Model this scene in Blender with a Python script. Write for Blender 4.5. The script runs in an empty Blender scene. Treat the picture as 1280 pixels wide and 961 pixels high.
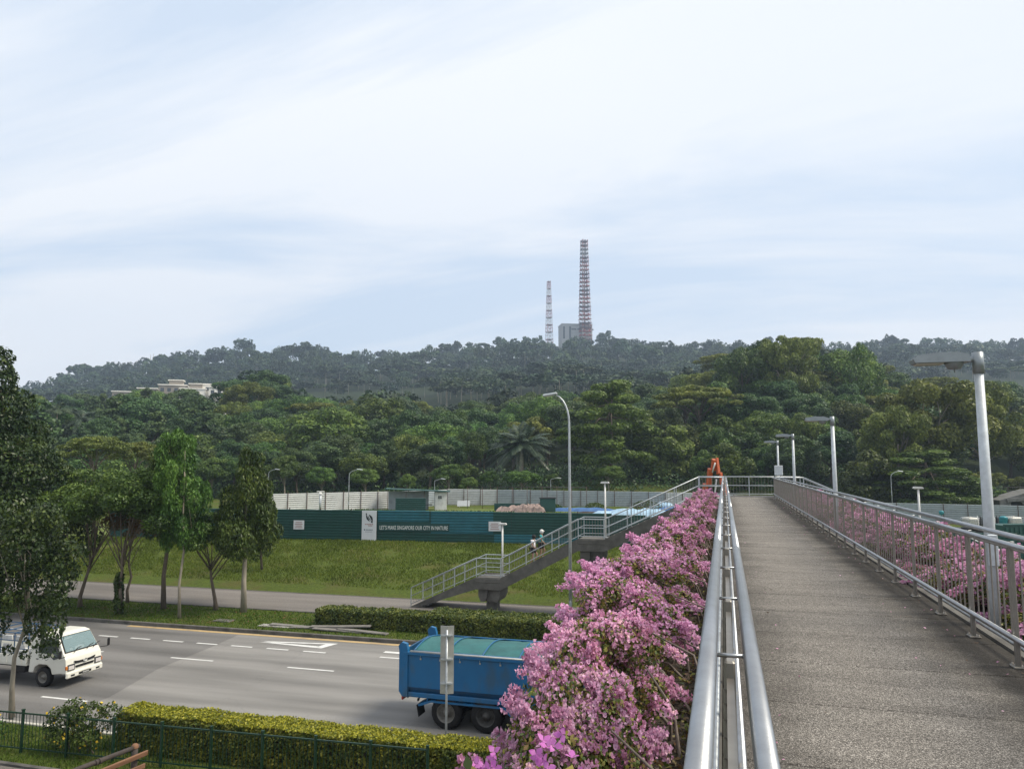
import bpy, bmesh, math, random
import numpy as np
from mathutils import Vector, Matrix
R = math.radians
S = bpy.context.scene
C = S.collection
rnd = random.Random(7)
rng = np.random.default_rng(11)

# ------------------------------------------------------------------ camera
EYE = 8.2
YAW, PIT, FPX = R(15.82), R(6.107), 930.0
cam = bpy.data.objects.new('camera', bpy.data.cameras.new('camera'))
C.objects.link(cam)
cam.location = (0, 0, EYE)
cam.rotation_euler = (math.pi/2 + PIT, 0, YAW)
cam.data.sensor_width = 36.0
cam.data.lens = 36.0*FPX/1280.0
cam.data.clip_start = 0.05
cam.data.clip_end = 6000
S.camera = cam

# ------------------------------------------------------------------ sky, sun, exposure
SUN_EL, SUN_AZ = 50.0, 82.0          # azimuth clockwise from +Y (along the bridge)
W = bpy.data.worlds.new('World')
S.world = W
W.use_nodes = True
nt = W.node_tree
for n in list(nt.nodes): nt.nodes.remove(n)
def N(t, **k):
    n = nt.nodes.new(t)
    for a, b in k.items():
        if a.startswith('i_'): n.inputs[a[2:]].default_value = b
        else: setattr(n, a, b)
    return n
L = nt.links.new
sky = N('ShaderNodeTexSky', sky_type='NISHITA', sun_disc=False)
sky.sun_elevation = R(SUN_EL); sky.sun_rotation = R(SUN_AZ)
sky.air_density = 1.2; sky.dust_density = 2.0; sky.ozone_density = 1.5
co = N('ShaderNodeTexCoord')
sep = N('ShaderNodeSeparateXYZ'); L(co.outputs['Generated'], sep.inputs[0])
zc = N('ShaderNodeMath', operation='MAXIMUM'); zc.inputs[1].default_value = 0.0; L(sep.outputs[2], zc.inputs[0])
za = N('ShaderNodeMath', operation='ADD'); za.inputs[1].default_value = 0.16; L(zc.outputs[0], za.inputs[0])
dx = N('ShaderNodeMath', operation='DIVIDE'); L(sep.outputs[0], dx.inputs[0]); L(za.outputs[0], dx.inputs[1])
dy = N('ShaderNodeMath', operation='DIVIDE'); L(sep.outputs[1], dy.inputs[0]); L(za.outputs[0], dy.inputs[1])
cmb = N('ShaderNodeCombineXYZ'); L(dx.outputs[0], cmb.inputs[0]); L(dy.outputs[0], cmb.inputs[1])
mp = N('ShaderNodeMapping'); L(cmb.outputs[0], mp.inputs[0])
mp.inputs['Rotation'].default_value = (0, 0, R(14)); mp.inputs['Scale'].default_value = (0.42, 1.05, 1.0)
mp.inputs['Location'].default_value = (3.1, 0.6, 0)
n1 = N('ShaderNodeTexNoise'); n1.inputs['Scale'].default_value = 1.15; n1.inputs['Detail'].default_value = 12; n1.inputs['Roughness'].default_value = 0.60; n1.inputs['Distortion'].default_value = 0.5
L(mp.outputs[0], n1.inputs['Vector'])
cr = N('ShaderNodeValToRGB'); cr.color_ramp.elements[0].position = 0.37; cr.color_ramp.elements[1].position = 0.54
cr.color_ramp.elements[0].color = (0.34, 0.34, 0.34, 1); cr.color_ramp.elements[1].color = (0.97, 0.97, 0.97, 1)
L(n1.outputs[0], cr.inputs[0])
n2 = N('ShaderNodeTexNoise'); n2.inputs['Scale'].default_value = 0.45; n2.inputs['Detail'].default_value = 4
L(mp.outputs[0], n2.inputs['Vector'])
cr2 = N('ShaderNodeValToRGB')
cr2.color_ramp.elements[0].position = 0.35; cr2.color_ramp.elements[1].position = 0.68
cr2.color_ramp.elements[0].color = (7.6, 8.0, 8.65, 1); cr2.color_ramp.elements[1].color = (8.7, 8.85, 9.1, 1)
L(n2.outputs[0], cr2.inputs[0])
# veiled sky: pale blue seen between the thin clouds
veil = N('ShaderNodeMixRGB'); veil.inputs[0].default_value = 0.72; veil.inputs[2].default_value = (5.5, 7.0, 9.0, 1)
L(sky.outputs[0], veil.inputs[1])
mx = N('ShaderNodeMixRGB'); L(cr.outputs[0], mx.inputs[0]); L(veil.outputs[0], mx.inputs[1]); L(cr2.outputs[0], mx.inputs[2])
bg = N('ShaderNodeBackground'); bg.inputs[1].default_value = 0.082
L(mx.outputs[0], bg.inputs[0])
wo = N('ShaderNodeOutputWorld'); L(bg.outputs[0], wo.inputs[0])

sd = bpy.data.lights.new('sun', 'SUN'); sd.energy = 3.3; sd.angle = R(22); sd.color = (1.0, 0.91, 0.76)
so = bpy.data.objects.new('sun', sd); C.objects.link(so)
_az, _el = R(SUN_AZ), R(SUN_EL)
sdir = Vector((math.sin(_az)*math.cos(_el), math.cos(_az)*math.cos(_el), math.sin(_el)))
so.rotation_euler = sdir.to_track_quat('Z', 'Y').to_euler()
S.view_settings.view_transform = 'Standard'; S.view_settings.look = 'None'
S.view_settings.exposure = 0.56; S.view_settings.gamma = 1.0
S.cycles.max_bounces = 6; S.cycles.diffuse_bounces = 2; S.cycles.glossy_bounces = 2
S.cycles.transparent_max_bounces = 6; S.cycles.volume_bounces = 0; S.cycles.transmission_bounces = 3

# ------------------------------------------------------------------ helpers: tags, objects
def tag(o, label=None, cat=None, group=None, kind=None):
    if label: o['label'] = label
    if cat: o['category'] = cat
    if group: o['group'] = group
    if kind: o['kind'] = kind
    return o
def empty(name, loc=(0, 0, 0), rz=0.0, label=None, cat=None, group=None):
    o = bpy.data.objects.new(name, None); C.objects.link(o)
    o.location = loc; o.rotation_euler = (0, 0, rz); o.empty_display_size = 0.3
    return tag(o, label, cat, group)
def inst(name, data, parent=None, loc=(0, 0, 0), rot=(0, 0, 0), scale=(1, 1, 1)):
    o = bpy.data.objects.new(name, data); C.objects.link(o)
    if parent: o.parent = parent
    o.location = loc; o.rotation_euler = rot; o.scale = scale
    return o
def copy_tree(o, parent=None):
    c = o.copy(); C.objects.link(c); c.parent = parent
    for ch in list(o.children): copy_tree(ch, c)
    return c
def ca(px, d):                       # ground position for a compass line of the view and a depth
    a = (px-640.0)/FPX*d
    return Vector((math.cos(YAW)*a - math.sin(YAW)*d, math.sin(YAW)*a + math.cos(YAW)*d))
def uv_of(x, y):                     # inverse of ca
    d = -math.sin(YAW)*x + math.cos(YAW)*y
    a = math.cos(YAW)*x + math.sin(YAW)*y
    return (a/d*FPX+640.0 if d > 1 else 640.0), d

class MB:
    """collects shapes and links them as one mesh object"""
    def __init__(s): s.v = []; s.f = []; s.m = []; s.sm = []; s.mi = 0
    def add(s, vs, fs, smooth=False):
        b = len(s.v); s.v += [tuple(v) for v in vs]
        for f in fs: s.f.append(tuple(i+b for i in f)); s.m.append(s.mi); s.sm.append(smooth)
        return s
    def box(s, c, size, rz=0.0, bev=0.0, rot=None):
        hx, hy, hz = size[0]/2, size[1]/2, size[2]/2
        m = rot if rot is not None else Matrix.Rotation(rz, 3, 'Z')
        c = Vector(c)
        if bev <= 0:
            vs = [(x, y, z) for z in (-hz, hz) for x, y in ((-hx, -hy), (hx, -hy), (hx, hy), (-hx, hy))]
            fs = [(3, 2, 1, 0), (4, 5, 6, 7), (0, 1, 5, 4), (1, 2, 6, 5), (2, 3, 7, 6), (3, 0, 4, 7)]
            s.add([m @ Vector(v)+c for v in vs], fs)
        else:
            b = min(bev, hx*.9, hy*.9, hz*.9); rings = []
            for z, ins in ((-hz, b), (-hz+b, 0), (hz-b, 0), (hz, b)):
                x, y = hx-ins, hy-ins
                k = b if ins == 0 else b*0.5
                rings.append([(-x+k, -y, z), (x-k, -y, z), (x, -y+k, z), (x, y-k, z), (x-k, y, z), (-x+k, y, z), (-x, y-k, z), (-x, -y+k, z)])
            vs = [v for r in rings for v in r]; fs = [tuple(range(7, -1, -1)), tuple(range(24, 32))]
            for k in range(3):
                for i in range(8):
                    j = (i+1) % 8; fs.append((k*8+i, k*8+j, k*8+8+j, k*8+8+i))
            s.add([m @ Vector(v)+c for v in vs], fs)
        return s
    def tube(s, pts, r, n=10, caps=True, smooth=True):
        pts = [Vector(p) for p in pts]; k = len(pts)
        rs = r if isinstance(r, (list, tuple)) else [r]*k
        vs = []; up = None
        for i, p in enumerate(pts):
            t = (pts[min(i+1, k-1)]-pts[max(i-1, 0)]).normalized()
            if up is None: up = Vector((0, 0, 1)) if abs(t.z) < .9 else Vector((1, 0, 0))
            a = t.cross(up)
            if a.length < 1e-4: a = t.cross(Vector((0, 1, 0.1)))
            a.normalize(); b = a.cross(t).normalized(); up = b
            for j in range(n):
                an = 2*math.pi*j/n; vs.append(p+(a*math.cos(an)+b*math.sin(an))*rs[i])
        fs = []
        for i in range(k-1):
            for j in range(n):
                q = (j+1) % n; fs.append((i*n+j, i*n+q, i*n+n+q, i*n+n+j))
        b0 = len(s.v); s.add(vs, fs, smooth)
        if caps:
            s.f.append(tuple(b0+j for j in range(n-1, -1, -1))); s.m.append(s.mi); s.sm.append(False)
            s.f.append(tuple(b0+(k-1)*n+j for j in range(n))); s.m.append(s.mi); s.sm.append(False)
        return s
    def prism(s, poly, y0, y1, axis='Y'):
        """poly in the plane across `axis`, extruded between y0 and y1"""
        def P(a, b, t):
            return (a, t, b) if axis == 'Y' else ((t, a, b) if axis == 'X' else (a, b, t))
        n = len(poly); vs = [P(a, b, y0) for a, b in poly]+[P(a, b, y1) for a, b in poly]
        fs = [tuple(range(n)), tuple(range(2*n-1, n-1, -1))]+[(i, i+n, (i+1) % n+n, (i+1) % n) for i in range(n)]
        return s.add(vs, fs)
    def lathe(s, prof, c=(0, 0, 0), n=16, axis='Z', smooth=True):
        c = Vector(c); vs = []
        for r, h in prof:
            for j in range(n):
                a = 2*math.pi*j/n; x, y = r*math.cos(a), r*math.sin(a)
                v = (x, y, h) if axis == 'Z' else ((x, h, y) if axis == 'Y' else (h, x, y))
                vs.append(c+Vector(v))
        fs = [(i*n+j, i*n+(j+1) % n, i*n+n+(j+1) % n, i*n+n+j) for i in range(len(prof)-1) for j in range(n)]
        return s.add(vs, fs, smooth)
    def data(s, name, mats):
        me = bpy.data.meshes.new(name)
        me.from_pydata(s.v, [], s.f)
        for m in (mats if isinstance(mats, (list, tuple)) else [mats]): me.materials.append(m)
        me.polygons.foreach_set('material_index', s.m)
        me.polygons.foreach_set('use_smooth', s.sm)
        bm = bmesh.new(); bm.from_mesh(me); bmesh.ops.recalc_face_normals(bm, faces=bm.faces); bm.to_mesh(me); bm.free()
        me.update(); return me
    def build(s, name, mats, parent=None, loc=(0, 0, 0), rot=(0, 0, 0)):
        return inst(name, s.data(name, mats), parent, loc, rot)

def quads_mesh(name, V, mats, midx=None, smooth=False):
    """V: (n,4,3) array -> mesh of n quads"""
    n = len(V); me = bpy.data.meshes.new(name)
    me.vertices.add(n*4); me.vertices.foreach_set('co', np.ascontiguousarray(V, dtype=np.float32).ravel())
    me.loops.add(n*4); me.loops.foreach_set('vertex_index', np.arange(n*4, dtype=np.int32))
    me.polygons.add(n); me.polygons.foreach_set('loop_start', np.arange(0, n*4, 4, dtype=np.int32))
    me.polygons.foreach_set('loop_total', np.full(n, 4, dtype=np.int32))
    for m in (mats if isinstance(mats, (list, tuple)) else [mats]): me.materials.append(m)
    if midx is not None: me.polygons.foreach_set('material_index', np.asarray(midx, dtype=np.int32))
    me.update(calc_edges=True); return me

# ------------------------------------------------------------------ materials
def newmat(name):
    m = bpy.data.materials.new(name); m.use_nodes = True
    t = m.node_tree; b = t.nodes.get('Principled BSDF'); return m, t, b
def M(name, col, rough=0.6, metal=0.0, var=0.18, scale=4.0, bump=0.0, bscale=40.0, stretch=(1, 1, 1), dirt=0.0, dirtcol=(0.05, 0.045, 0.04), spec=0.5, detail=6, dscale=1.3):
    m, t, b = newmat(name)
    tc = t.nodes.new('ShaderNodeTexCoord'); mp = t.nodes.new('ShaderNodeMapping'); mp.inputs['Scale'].default_value = stretch
    t.links.new(tc.outputs['Object'], mp.inputs[0])
    no = t.nodes.new('ShaderNodeTexNoise'); no.inputs['Scale'].default_value = scale; no.inputs['Detail'].default_value = detail; no.inputs['Roughness'].default_value = .62
    t.links.new(mp.outputs[0], no.inputs['Vector'])
    r = t.nodes.new('ShaderNodeValToRGB'); r.color_ramp.elements[0].position = .3; r.color_ramp.elements[1].position = .7
    r.color_ramp.elements[0].color = tuple(c*(1-var) for c in col)+(1,); r.color_ramp.elements[1].color = tuple(min(1, c*(1+var)) for c in col)+(1,)
    t.links.new(no.outputs[0], r.inputs[0]); out = r.outputs[0]
    if dirt > 0:
        n2 = t.nodes.new('ShaderNodeTexNoise'); n2.inputs['Scale'].default_value = dscale; n2.inputs['Detail'].default_value = 8
        t.links.new(mp.outputs[0], n2.inputs['Vector'])
        r2 = t.nodes.new('ShaderNodeValToRGB'); r2.color_ramp.elements[0].position = .5; r2.color_ramp.elements[1].position = .68
        r2.color_ramp.elements[1].color = (dirt, dirt, dirt, 1); r2.color_ramp.elements[0].color = (0, 0, 0, 1)
        t.links.new(n2.outputs[0], r2.inputs[0])
        mx = t.nodes.new('ShaderNodeMixRGB'); mx.inputs[2].default_value = tuple(dirtcol)+(1,)
        t.links.new(r2.outputs[0], mx.inputs[0]); t.links.new(out, mx.inputs[1]); out = mx.outputs[0]
    t.links.new(out, b.inputs['Base Color'])
    b.inputs['Roughness'].default_value = rough; b.inputs['Metallic'].default_value = metal
    b.inputs['Specular IOR Level'].default_value = spec
    if bump > 0:
        n3 = t.nodes.new('ShaderNodeTexNoise'); n3.inputs['Scale'].default_value = bscale; n3.inputs['Detail'].default_value = 5
        t.links.new(mp.outputs[0], n3.inputs['Vector'])
        bp = t.nodes.new('ShaderNodeBump'); bp.inputs['Strength'].default_value = bump; bp.inputs['Distance'].default_value = .02
        t.links.new(n3.outputs[0], bp.inputs['Height']); t.links.new(bp.outputs[0], b.inputs['Normal'])
    return m
def leafmat(name, cols, trans=0.25, rough=0.55, objvar=0.35, clump=0.0, spec=0.3):
    """leaf colour from a ramp picked per leaf, shifted per plant"""
    m, t, b = newmat(name)
    g = t.nodes.new('ShaderNodeNewGeometry'); r = t.nodes.new('ShaderNodeValToRGB')
    cr = r.color_ramp
    while len(cr.elements) < len(cols): cr.elements.new(0.5)
    for i, c in enumerate(cols):
        cr.elements[i].position = i/(len(cols)-1.0); cr.elements[i].color = tuple(c)+(1,)
    oi = t.nodes.new('ShaderNodeObjectInfo')
    fac = g.outputs['Random Per Island']
    if clump > 0:
        tc = t.nodes.new('ShaderNodeTexCoord'); no = t.nodes.new('ShaderNodeTexNoise'); no.inputs['Scale'].default_value = clump; no.inputs['Detail'].default_value = 3
        t.links.new(tc.outputs['Object'], no.inputs['Vector'])
        mm = t.nodes.new('ShaderNodeMapRange'); mm.inputs[1].default_value = .35; mm.inputs[2].default_value = .65; mm.clamp = True
        t.links.new(no.outputs[0], mm.inputs[0])
        ad = t.nodes.new('ShaderNodeMix'); ad.data_type = 'FLOAT'; ad.inputs[0].default_value = 0.5
        t.links.new(fac, ad.inputs[2]); t.links.new(mm.outputs[0], ad.inputs[3]); fac = ad.outputs[0]
    t.links.new(fac, r.inputs[0])
    hs = t.nodes.new('ShaderNodeHueSaturation')
    mr = t.nodes.new('ShaderNodeMapRange'); mr.inputs[3].default_value = 1-objvar; mr.inputs[4].default_value = 1+objvar
    t.links.new(oi.outputs['Random'], mr.inputs[0]); t.links.new(mr.outputs[0], hs.inputs['Value'])
    m2 = t.nodes.new('ShaderNodeMath'); m2.operation = 'MULTIPLY'; m2.inputs[1].default_value = 7.31
    m3 = t.nodes.new('ShaderNodeMath'); m3.operation = 'FRACT'
    t.links.new(oi.outputs['Random'], m2.inputs[0]); t.links.new(m2.outputs[0], m3.inputs[0])
    mr2 = t.nodes.new('ShaderNodeMapRange'); mr2.inputs[3].default_value = .5-.03*objvar/.35; mr2.inputs[4].default_value = .5+.03*objvar/.35
    t.links.new(m3.outputs[0], mr2.inputs[0]); t.links.new(mr2.outputs[0], hs.inputs['Hue'])
    t.links.new(r.outputs[0], hs.inputs['Color'])
    t.links.new(hs.outputs[0], b.inputs['Base Color']); b.inputs['Roughness'].default_value = rough; b.inputs['Specular IOR Level'].default_value = spec
    tr = t.nodes.new('ShaderNodeBsdfTranslucent'); t.links.new(hs.outputs[0], tr.inputs[0])
    ms = t.nodes.new('ShaderNodeMixShader'); ms.inputs[0].default_value = trans
    o = t.nodes['Material Output']
    t.links.new(b.outputs[0], ms.inputs[1]); t.links.new(tr.outputs[0], ms.inputs[2]); t.links.new(ms.outputs[0], o.inputs[0])
    return m

m_steel = M('stainless_steel', (.36, .375, .39), .36, .9, .10, 9, bump=.05, bscale=120, dirt=.25, dirtcol=(.2, .18, .16))
m_galv = M('galvanised_steel', (.42, .45, .47), .45, .55, .18, 12, dirt=.3, dirtcol=(.20, .19, .17))
m_post = M('weathered_post', (.24, .225, .20), .45, .5, .15, 8, dirt=.3, dirtcol=(.15, .12, .10))
m_lamppole = M('lamp_pole_grey', (.50, .54, .57), .5, .15, .14, 14, dirt=.35, dirtcol=(.3, .29, .27), bump=.05)
m_lamphead = M('lamp_head', (.26, .29, .31), .4, .4, .12, 10)
m_lens = M('lamp_lens', (.45, .42, .36), .25, 0, .1, 30)
m_conc = M('stained_concrete', (.105, .10, .088), .85, 0, .25, 3, bump=.3, bscale=25, dirt=.75, dirtcol=(.045, .042, .038), dscale=1.1)
m_concl = M('pale_concrete', (.30, .29, .27), .85, 0, .15, 5, bump=.2, dirt=.5, dirtcol=(.12, .11, .10))
m_soil = M('dark_soil', (.035, .028, .02), .95, 0, .5, 25, bump=.9, bscale=30, dirt=.6, dirtcol=(.09, .06, .045), dscale=12)
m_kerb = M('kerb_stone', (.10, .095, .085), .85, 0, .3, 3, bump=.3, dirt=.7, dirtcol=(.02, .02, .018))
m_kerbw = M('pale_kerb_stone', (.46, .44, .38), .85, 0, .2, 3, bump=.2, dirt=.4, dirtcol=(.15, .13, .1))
m_white = M('white_paint', (.62, .62, .60), .6, 0, .10, 6, dirt=.4, dirtcol=(.28, .27, .25), dscale=3)
m_yellow = M('yellow_paint', (.42, .30, .14), .7, 0, .2, 4, dirt=.6, dirtcol=(.16, .13, .10), dscale=2)
m_black = M('black_rubber', (.014, .014, .015), .75, 0, .3, 10, spec=.3)
m_dark = M('dark_metal', (.02, .02, .022), .6, .2, .3, 6)
m_bark = M('tree_bark', (.12, .095, .07), .9, 0, .35, 6, bump=.6, bscale=14, stretch=(1, 1, .3), dirt=.4, dirtcol=(.05, .06, .03))
m_barkp = M('pale_tree_bark', (.26, .23, .18), .9, 0, .3, 6, bump=.5, bscale=14, stretch=(1, 1, .3), dirt=.4, dirtcol=(.10, .11, .07))
m_glass = M('dark_window_glass', (.03, .04, .045), .08, 0, .15, 2, spec=.8)
m_litter = M('dead_leaf_litter', (.075, .05, .035), .9, 0, .5, 30)
m_rust = M('rusty_brown_post', (.10, .06, .045), .8, .1, .3, 6)

# ground sheets --------------------------------------------------------------
def grassmat(name, a, b_, c, sc=1.0):
    m, t, b = newmat(name)
    tc = t.nodes.new('ShaderNodeTexCoord')
    def noise(s, d, ro=.6):
        n = t.nodes.new('ShaderNodeTexNoise'); n.inputs['Scale'].default_value = s; n.inputs['Detail'].default_value = d; n.inputs['Roughness'].default_value = ro
        t.links.new(tc.outputs['Object'], n.inputs['Vector']); return n
    n1 = noise(6*sc, 8, .75); n2 = noise(.35*sc, 5)
    r1 = t.nodes.new('ShaderNodeValToRGB'); r1.color_ramp.elements[0].position = .35; r1.color_ramp.elements[1].position = .66
    r1.color_ramp.elements[0].color = a+(1,); r1.color_ramp.elements[1].color = b_+(1,)
    t.links.new(n1.outputs[0], r1.inputs[0])
    r2 = t.nodes.new('ShaderNodeValToRGB'); r2.color_ramp.elements[0].position = .48; r2.color_ramp.elements[1].position = .70
    r2.color_ramp.elements[0].color = (0, 0, 0, 1); r2.color_ramp.elements[1].color = (.8, .8, .8, 1)
    t.links.new(n2.outputs[0], r2.inputs[0])
    mx = t.nodes.new('ShaderNodeMixRGB'); mx.inputs[2].default_value = c+(1,)
    t.links.new(r2.outputs[0], mx.inputs[0]); t.links.new(r1.outputs[0], mx.inputs[1]); t.links.new(mx.outputs[0], b.inputs['Base Color'])
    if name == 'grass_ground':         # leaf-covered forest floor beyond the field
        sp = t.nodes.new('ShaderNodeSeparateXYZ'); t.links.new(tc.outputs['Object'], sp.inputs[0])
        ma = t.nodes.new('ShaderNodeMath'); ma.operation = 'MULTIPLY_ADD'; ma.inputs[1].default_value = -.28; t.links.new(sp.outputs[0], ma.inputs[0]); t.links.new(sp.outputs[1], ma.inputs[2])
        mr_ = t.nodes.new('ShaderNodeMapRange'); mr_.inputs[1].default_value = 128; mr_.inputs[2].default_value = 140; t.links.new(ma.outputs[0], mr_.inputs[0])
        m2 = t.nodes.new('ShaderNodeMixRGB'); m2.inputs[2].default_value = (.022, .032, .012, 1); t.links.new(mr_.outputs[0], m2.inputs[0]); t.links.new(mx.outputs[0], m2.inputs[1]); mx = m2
    t.links.new(mx.outputs[0], b.inputs['Base Color'])
    b.inputs['Roughness'].default_value = .95; b.inputs['Specular IOR Level'].default_value = .1
    bp = t.nodes.new('ShaderNodeBump'); bp.inputs['Strength'].default_value = .8; bp.inputs['Distance'].default_value = .08
    n3 = noise(12*sc, 6, .8); t.links.new(n3.outputs[0], bp.inputs['Height']); t.links.new(bp.outputs[0], b.inputs['Normal'])
    return m
m_grass = grassmat('grass_ground', (.035, .050, .012), (.10, .135, .022), (.095, .080, .030))
m_grassf = grassmat('field_grass', (.06, .085, .02), (.14, .18, .045), (.16, .15, .07), .6)
def asphalt(name, base, gr):
    m, t, b = newmat(name)
    tc = t.nodes.new('ShaderNodeTexCoord'); mp = t.nodes.new('ShaderNodeMapping'); mp.inputs['Scale'].default_value = (.10, 1, 1)
    t.links.new(tc.outputs['Object'], mp.inputs[0])
    n1 = t.nodes.new('ShaderNodeTexNoise'); n1.inputs['Scale'].default_value = .9; n1.inputs['Detail'].default_value = 6; t.links.new(mp.outputs[0], n1.inputs['Vector'])
    n2 = t.nodes.new('ShaderNodeTexNoise'); n2.inputs['Scale'].default_value = gr; n2.inputs['Detail'].default_value = 4; n2.inputs['Roughness'].default_value = .8; t.links.new(tc.outputs['Object'], n2.inputs['Vector'])
    r1 = t.nodes.new('ShaderNodeValToRGB'); r1.color_ramp.elements[0].position = .3; r1.color_ramp.elements[1].position = .7
    r1.color_ramp.elements[0].color = tuple(x*.66 for x in base)+(1,); r1.color_ramp.elements[1].color = tuple(x*1.22 for x in base)+(1,)
    t.links.new(n1.outputs[0], r1.inputs[0])
    mr = t.nodes.new('ShaderNodeMapRange'); mr.inputs[1].default_value = .25; mr.inputs[2].default_value = .75; mr.inputs[3].default_value = .55; mr.inputs[4].default_value = 1.45
    t.links.new(n2.outputs[0], mr.inputs[0])
    mx = t.nodes.new('ShaderNodeMixRGB'); mx.blend_type = 'MULTIPLY'; mx.inputs[0].default_value = 1
    t.links.new(r1.outputs[0], mx.inputs[1]); t.links.new(mr.outputs[0], mx.inputs[2])
    # thin dark cracks and repair seams
    vo = t.nodes.new('ShaderNodeTexVoronoi'); vo.feature = 'DISTANCE_TO_EDGE'; vo.inputs['Scale'].default_value = .22
    nd = t.nodes.new('ShaderNodeTexNoise'); nd.inputs['Scale'].default_value = 1.2; nd.inputs['Detail'].default_value = 6
    t.links.new(tc.outputs['Object'], nd.inputs['Vector'])
    ad = t.nodes.new('ShaderNodeMixRGB'); ad.blend_type = 'ADD'; ad.inputs[0].default_value = .9
    t.links.new(tc.outputs['Object'], ad.inputs[1]); t.links.new(nd.outputs[1], ad.inputs[2]); t.links.new(ad.outputs[0], vo.inputs['Vector'])
    rr = t.nodes.new('ShaderNodeMapRange'); rr.inputs[1].default_value = 0; rr.inputs[2].default_value = .004; rr.inputs[3].default_value = .84; rr.inputs[4].default_value = 1
    t.links.new(vo.outputs[0], rr.inputs[0])
    m2 = t.nodes.new('ShaderNodeMixRGB'); m2.blend_type = 'MULTIPLY'; m2.inputs[0].default_value = 1
    t.links.new(mx.outputs[0], m2.inputs[1]); t.links.new(rr.outputs[0], m2.inputs[2])
    t.links.new(m2.outputs[0], b.inputs['Base Color']); b.inputs['Roughness'].default_value = .82; b.inputs['Specular IOR Level'].default_value = .3
    bp = t.nodes.new('ShaderNodeBump'); bp.inputs['Strength'].default_value = .3; bp.inputs['Distance'].default_value = .01
    t.links.new(n2.outputs[0], bp.inputs['Height']); t.links.new(bp.outputs[0], b.inputs['Normal'])
    return m
m_road = asphalt('road_asphalt', (.20, .193, .182), 38)
m_patch = asphalt('newer_asphalt', (.145, .140, .134), 45)
m_path = asphalt('path_asphalt', (.155, .14, .125), 20)
# ------------------------------------------------------------------ terrain
# rows: depth, mean tree height, canopy top (pixel rows of a 1280 wide view) against compass line
LAYERS = [
 (135, 8.5, [(-300,570),(0,562),(200,560),(400,556),(600,548),(700,535),(900,538),(1000,535),(1150,562),(1280,572),(1600,575)]),
 (165, 12, [(-300,525),(0,525),(200,520),(400,530),(500,528),(600,528),(760,520),(850,500),(950,478),(1050,488),(1150,520),(1280,545),(1600,545)]),
 (210, 13, [(-300,500),(0,500),(100,500),(160,492),(250,490),(340,482),(380,500),(450,508),(600,506),(700,502),(760,492),(850,482),(900,452),(960,430),(1010,434),(1060,446),(1100,460),(1150,476),(1200,474),(1280,482),(1600,485)]),
 (280, 13, [(-300,490),(0,493),(100,497),(200,494),(300,480),(350,470),(400,492),(500,494),(600,498),(700,494),(800,488),(900,460),(960,438),(1010,438),(1060,452),(1150,480),(1280,492),(1600,492)]),
 (450, 14, [(-300,492),(0,492),(200,494),(400,496),(520,486),(560,477),(650,472),(720,460),(760,472),(860,476),(950,472),(1100,472),(1280,468),(1600,468)]),
 (650, 15, [(-300,500),(0,494),(100,484),(300,470),(500,462),(700,452),(900,456),(1100,452),(1200,450),(1280,452),(1600,455)]),
 (900, 16, [(-300,520),(-100,510),(20,500),(45,494),(62,490),(75,478),(100,467),(125,459),(150,461),(175,461),(200,449),(230,446),(262,438),(280,437),(320,441),(345,439),(390,435),(420,444),(450,452),(480,447),(520,444),(560,440),(600,436),(640,430),(665,428),(690,431),(740,428),(780,428),(820,431),(860,433),(890,431),(960,435),(1040,440),(1090,438),(1110,432),(1130,427),(1155,433),(1180,427),(1210,434),(1245,436),(1280,432),(1400,430),(1600,440)]),
 (1150, 16, [(-300,520),(0,505),(300,470),(700,460),(1280,465),(1600,470)]),
 (1500, 16, [(-300,560),(1600,560)]),
]
_U = np.arange(-300, 1601, 10.0)
_D = np.array([112.0]+[l[0] for l in LAYERS])
_Z = [np.interp(_U, [-300, 400, 800, 1100, 1600], [2.3, 2.2, 1.8, 1.0, 1.0])]
for d, h, tb in LAYERS:
    top = np.interp(_U, [a for a, b in tb], [b for a, b in tb])
    _Z.append(EYE+(580-top)*d/FPX-h)
_Z = np.array(_Z)
_Z[1] = np.clip(_Z[1], 1.0, 8)
def hoard_y(x): return 54.4+(x+35.5)*0.1667
def terr(x, y):
    if y < 43:
        return 0.12 if y > 32.5 else (-0.06 if y > 19.35 else 0.06)
    u, d = uv_of(x, y)
    if d < 20: return 0.12
    u = max(-300, min(1600, u))
    base = float(np.interp(x, [-30, -10, 12, 30], [2.1, 1.9, .9, .8]))
    hy = hoard_y(x)-.6
    if y < hy:
        k = (y-43)/(hy-43); k = k*k*(3-2*k)*.6+k*.4
        return 0.22+(base-0.22)*k
    if d <= 112:
        a = float(np.interp(u, _U, _Z[0])); k = min(1, max(0, (y-hy)/max(1, 112-hy)))
        return base+(a-base)*k
    i = min(len(_D)-2, max(0, int(np.searchsorted(_D, d))-1))
    k = min(1, (d-_D[i])/(_D[i+1]-_D[i]))
    za = float(np.interp(u, _U, _Z[i])); zb = float(np.interp(u, _U, _Z[i+1]))
    return za+(zb-za)*k
def grid(name, xs, ys, f, mat):
    V = [(x, y, f(x, y)) for y in ys for x in xs]; n = len(xs)
    F = [(j*n+i, j*n+i+1, (j+1)*n+i+1, (j+1)*n+i) for j in range(len(ys)-1) for i in range(n-1)]
    me = bpy.data.meshes.new(name); me.from_pydata(V, [], F); me.materials.append(mat)
    me.polygons.foreach_set('use_smooth', [True]*len(F)); me.update()
    return tag(inst(name, me), kind='structure')
xs = [-1500, -1200]+list(np.arange(-1000, -200, 25.))+list(np.arange(-200, -60, 10.))+list(np.arange(-60, 60, 4.))+list(np.arange(60, 200, 10.))+list(np.arange(200, 701, 25.))+[1000, 1500]
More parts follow.
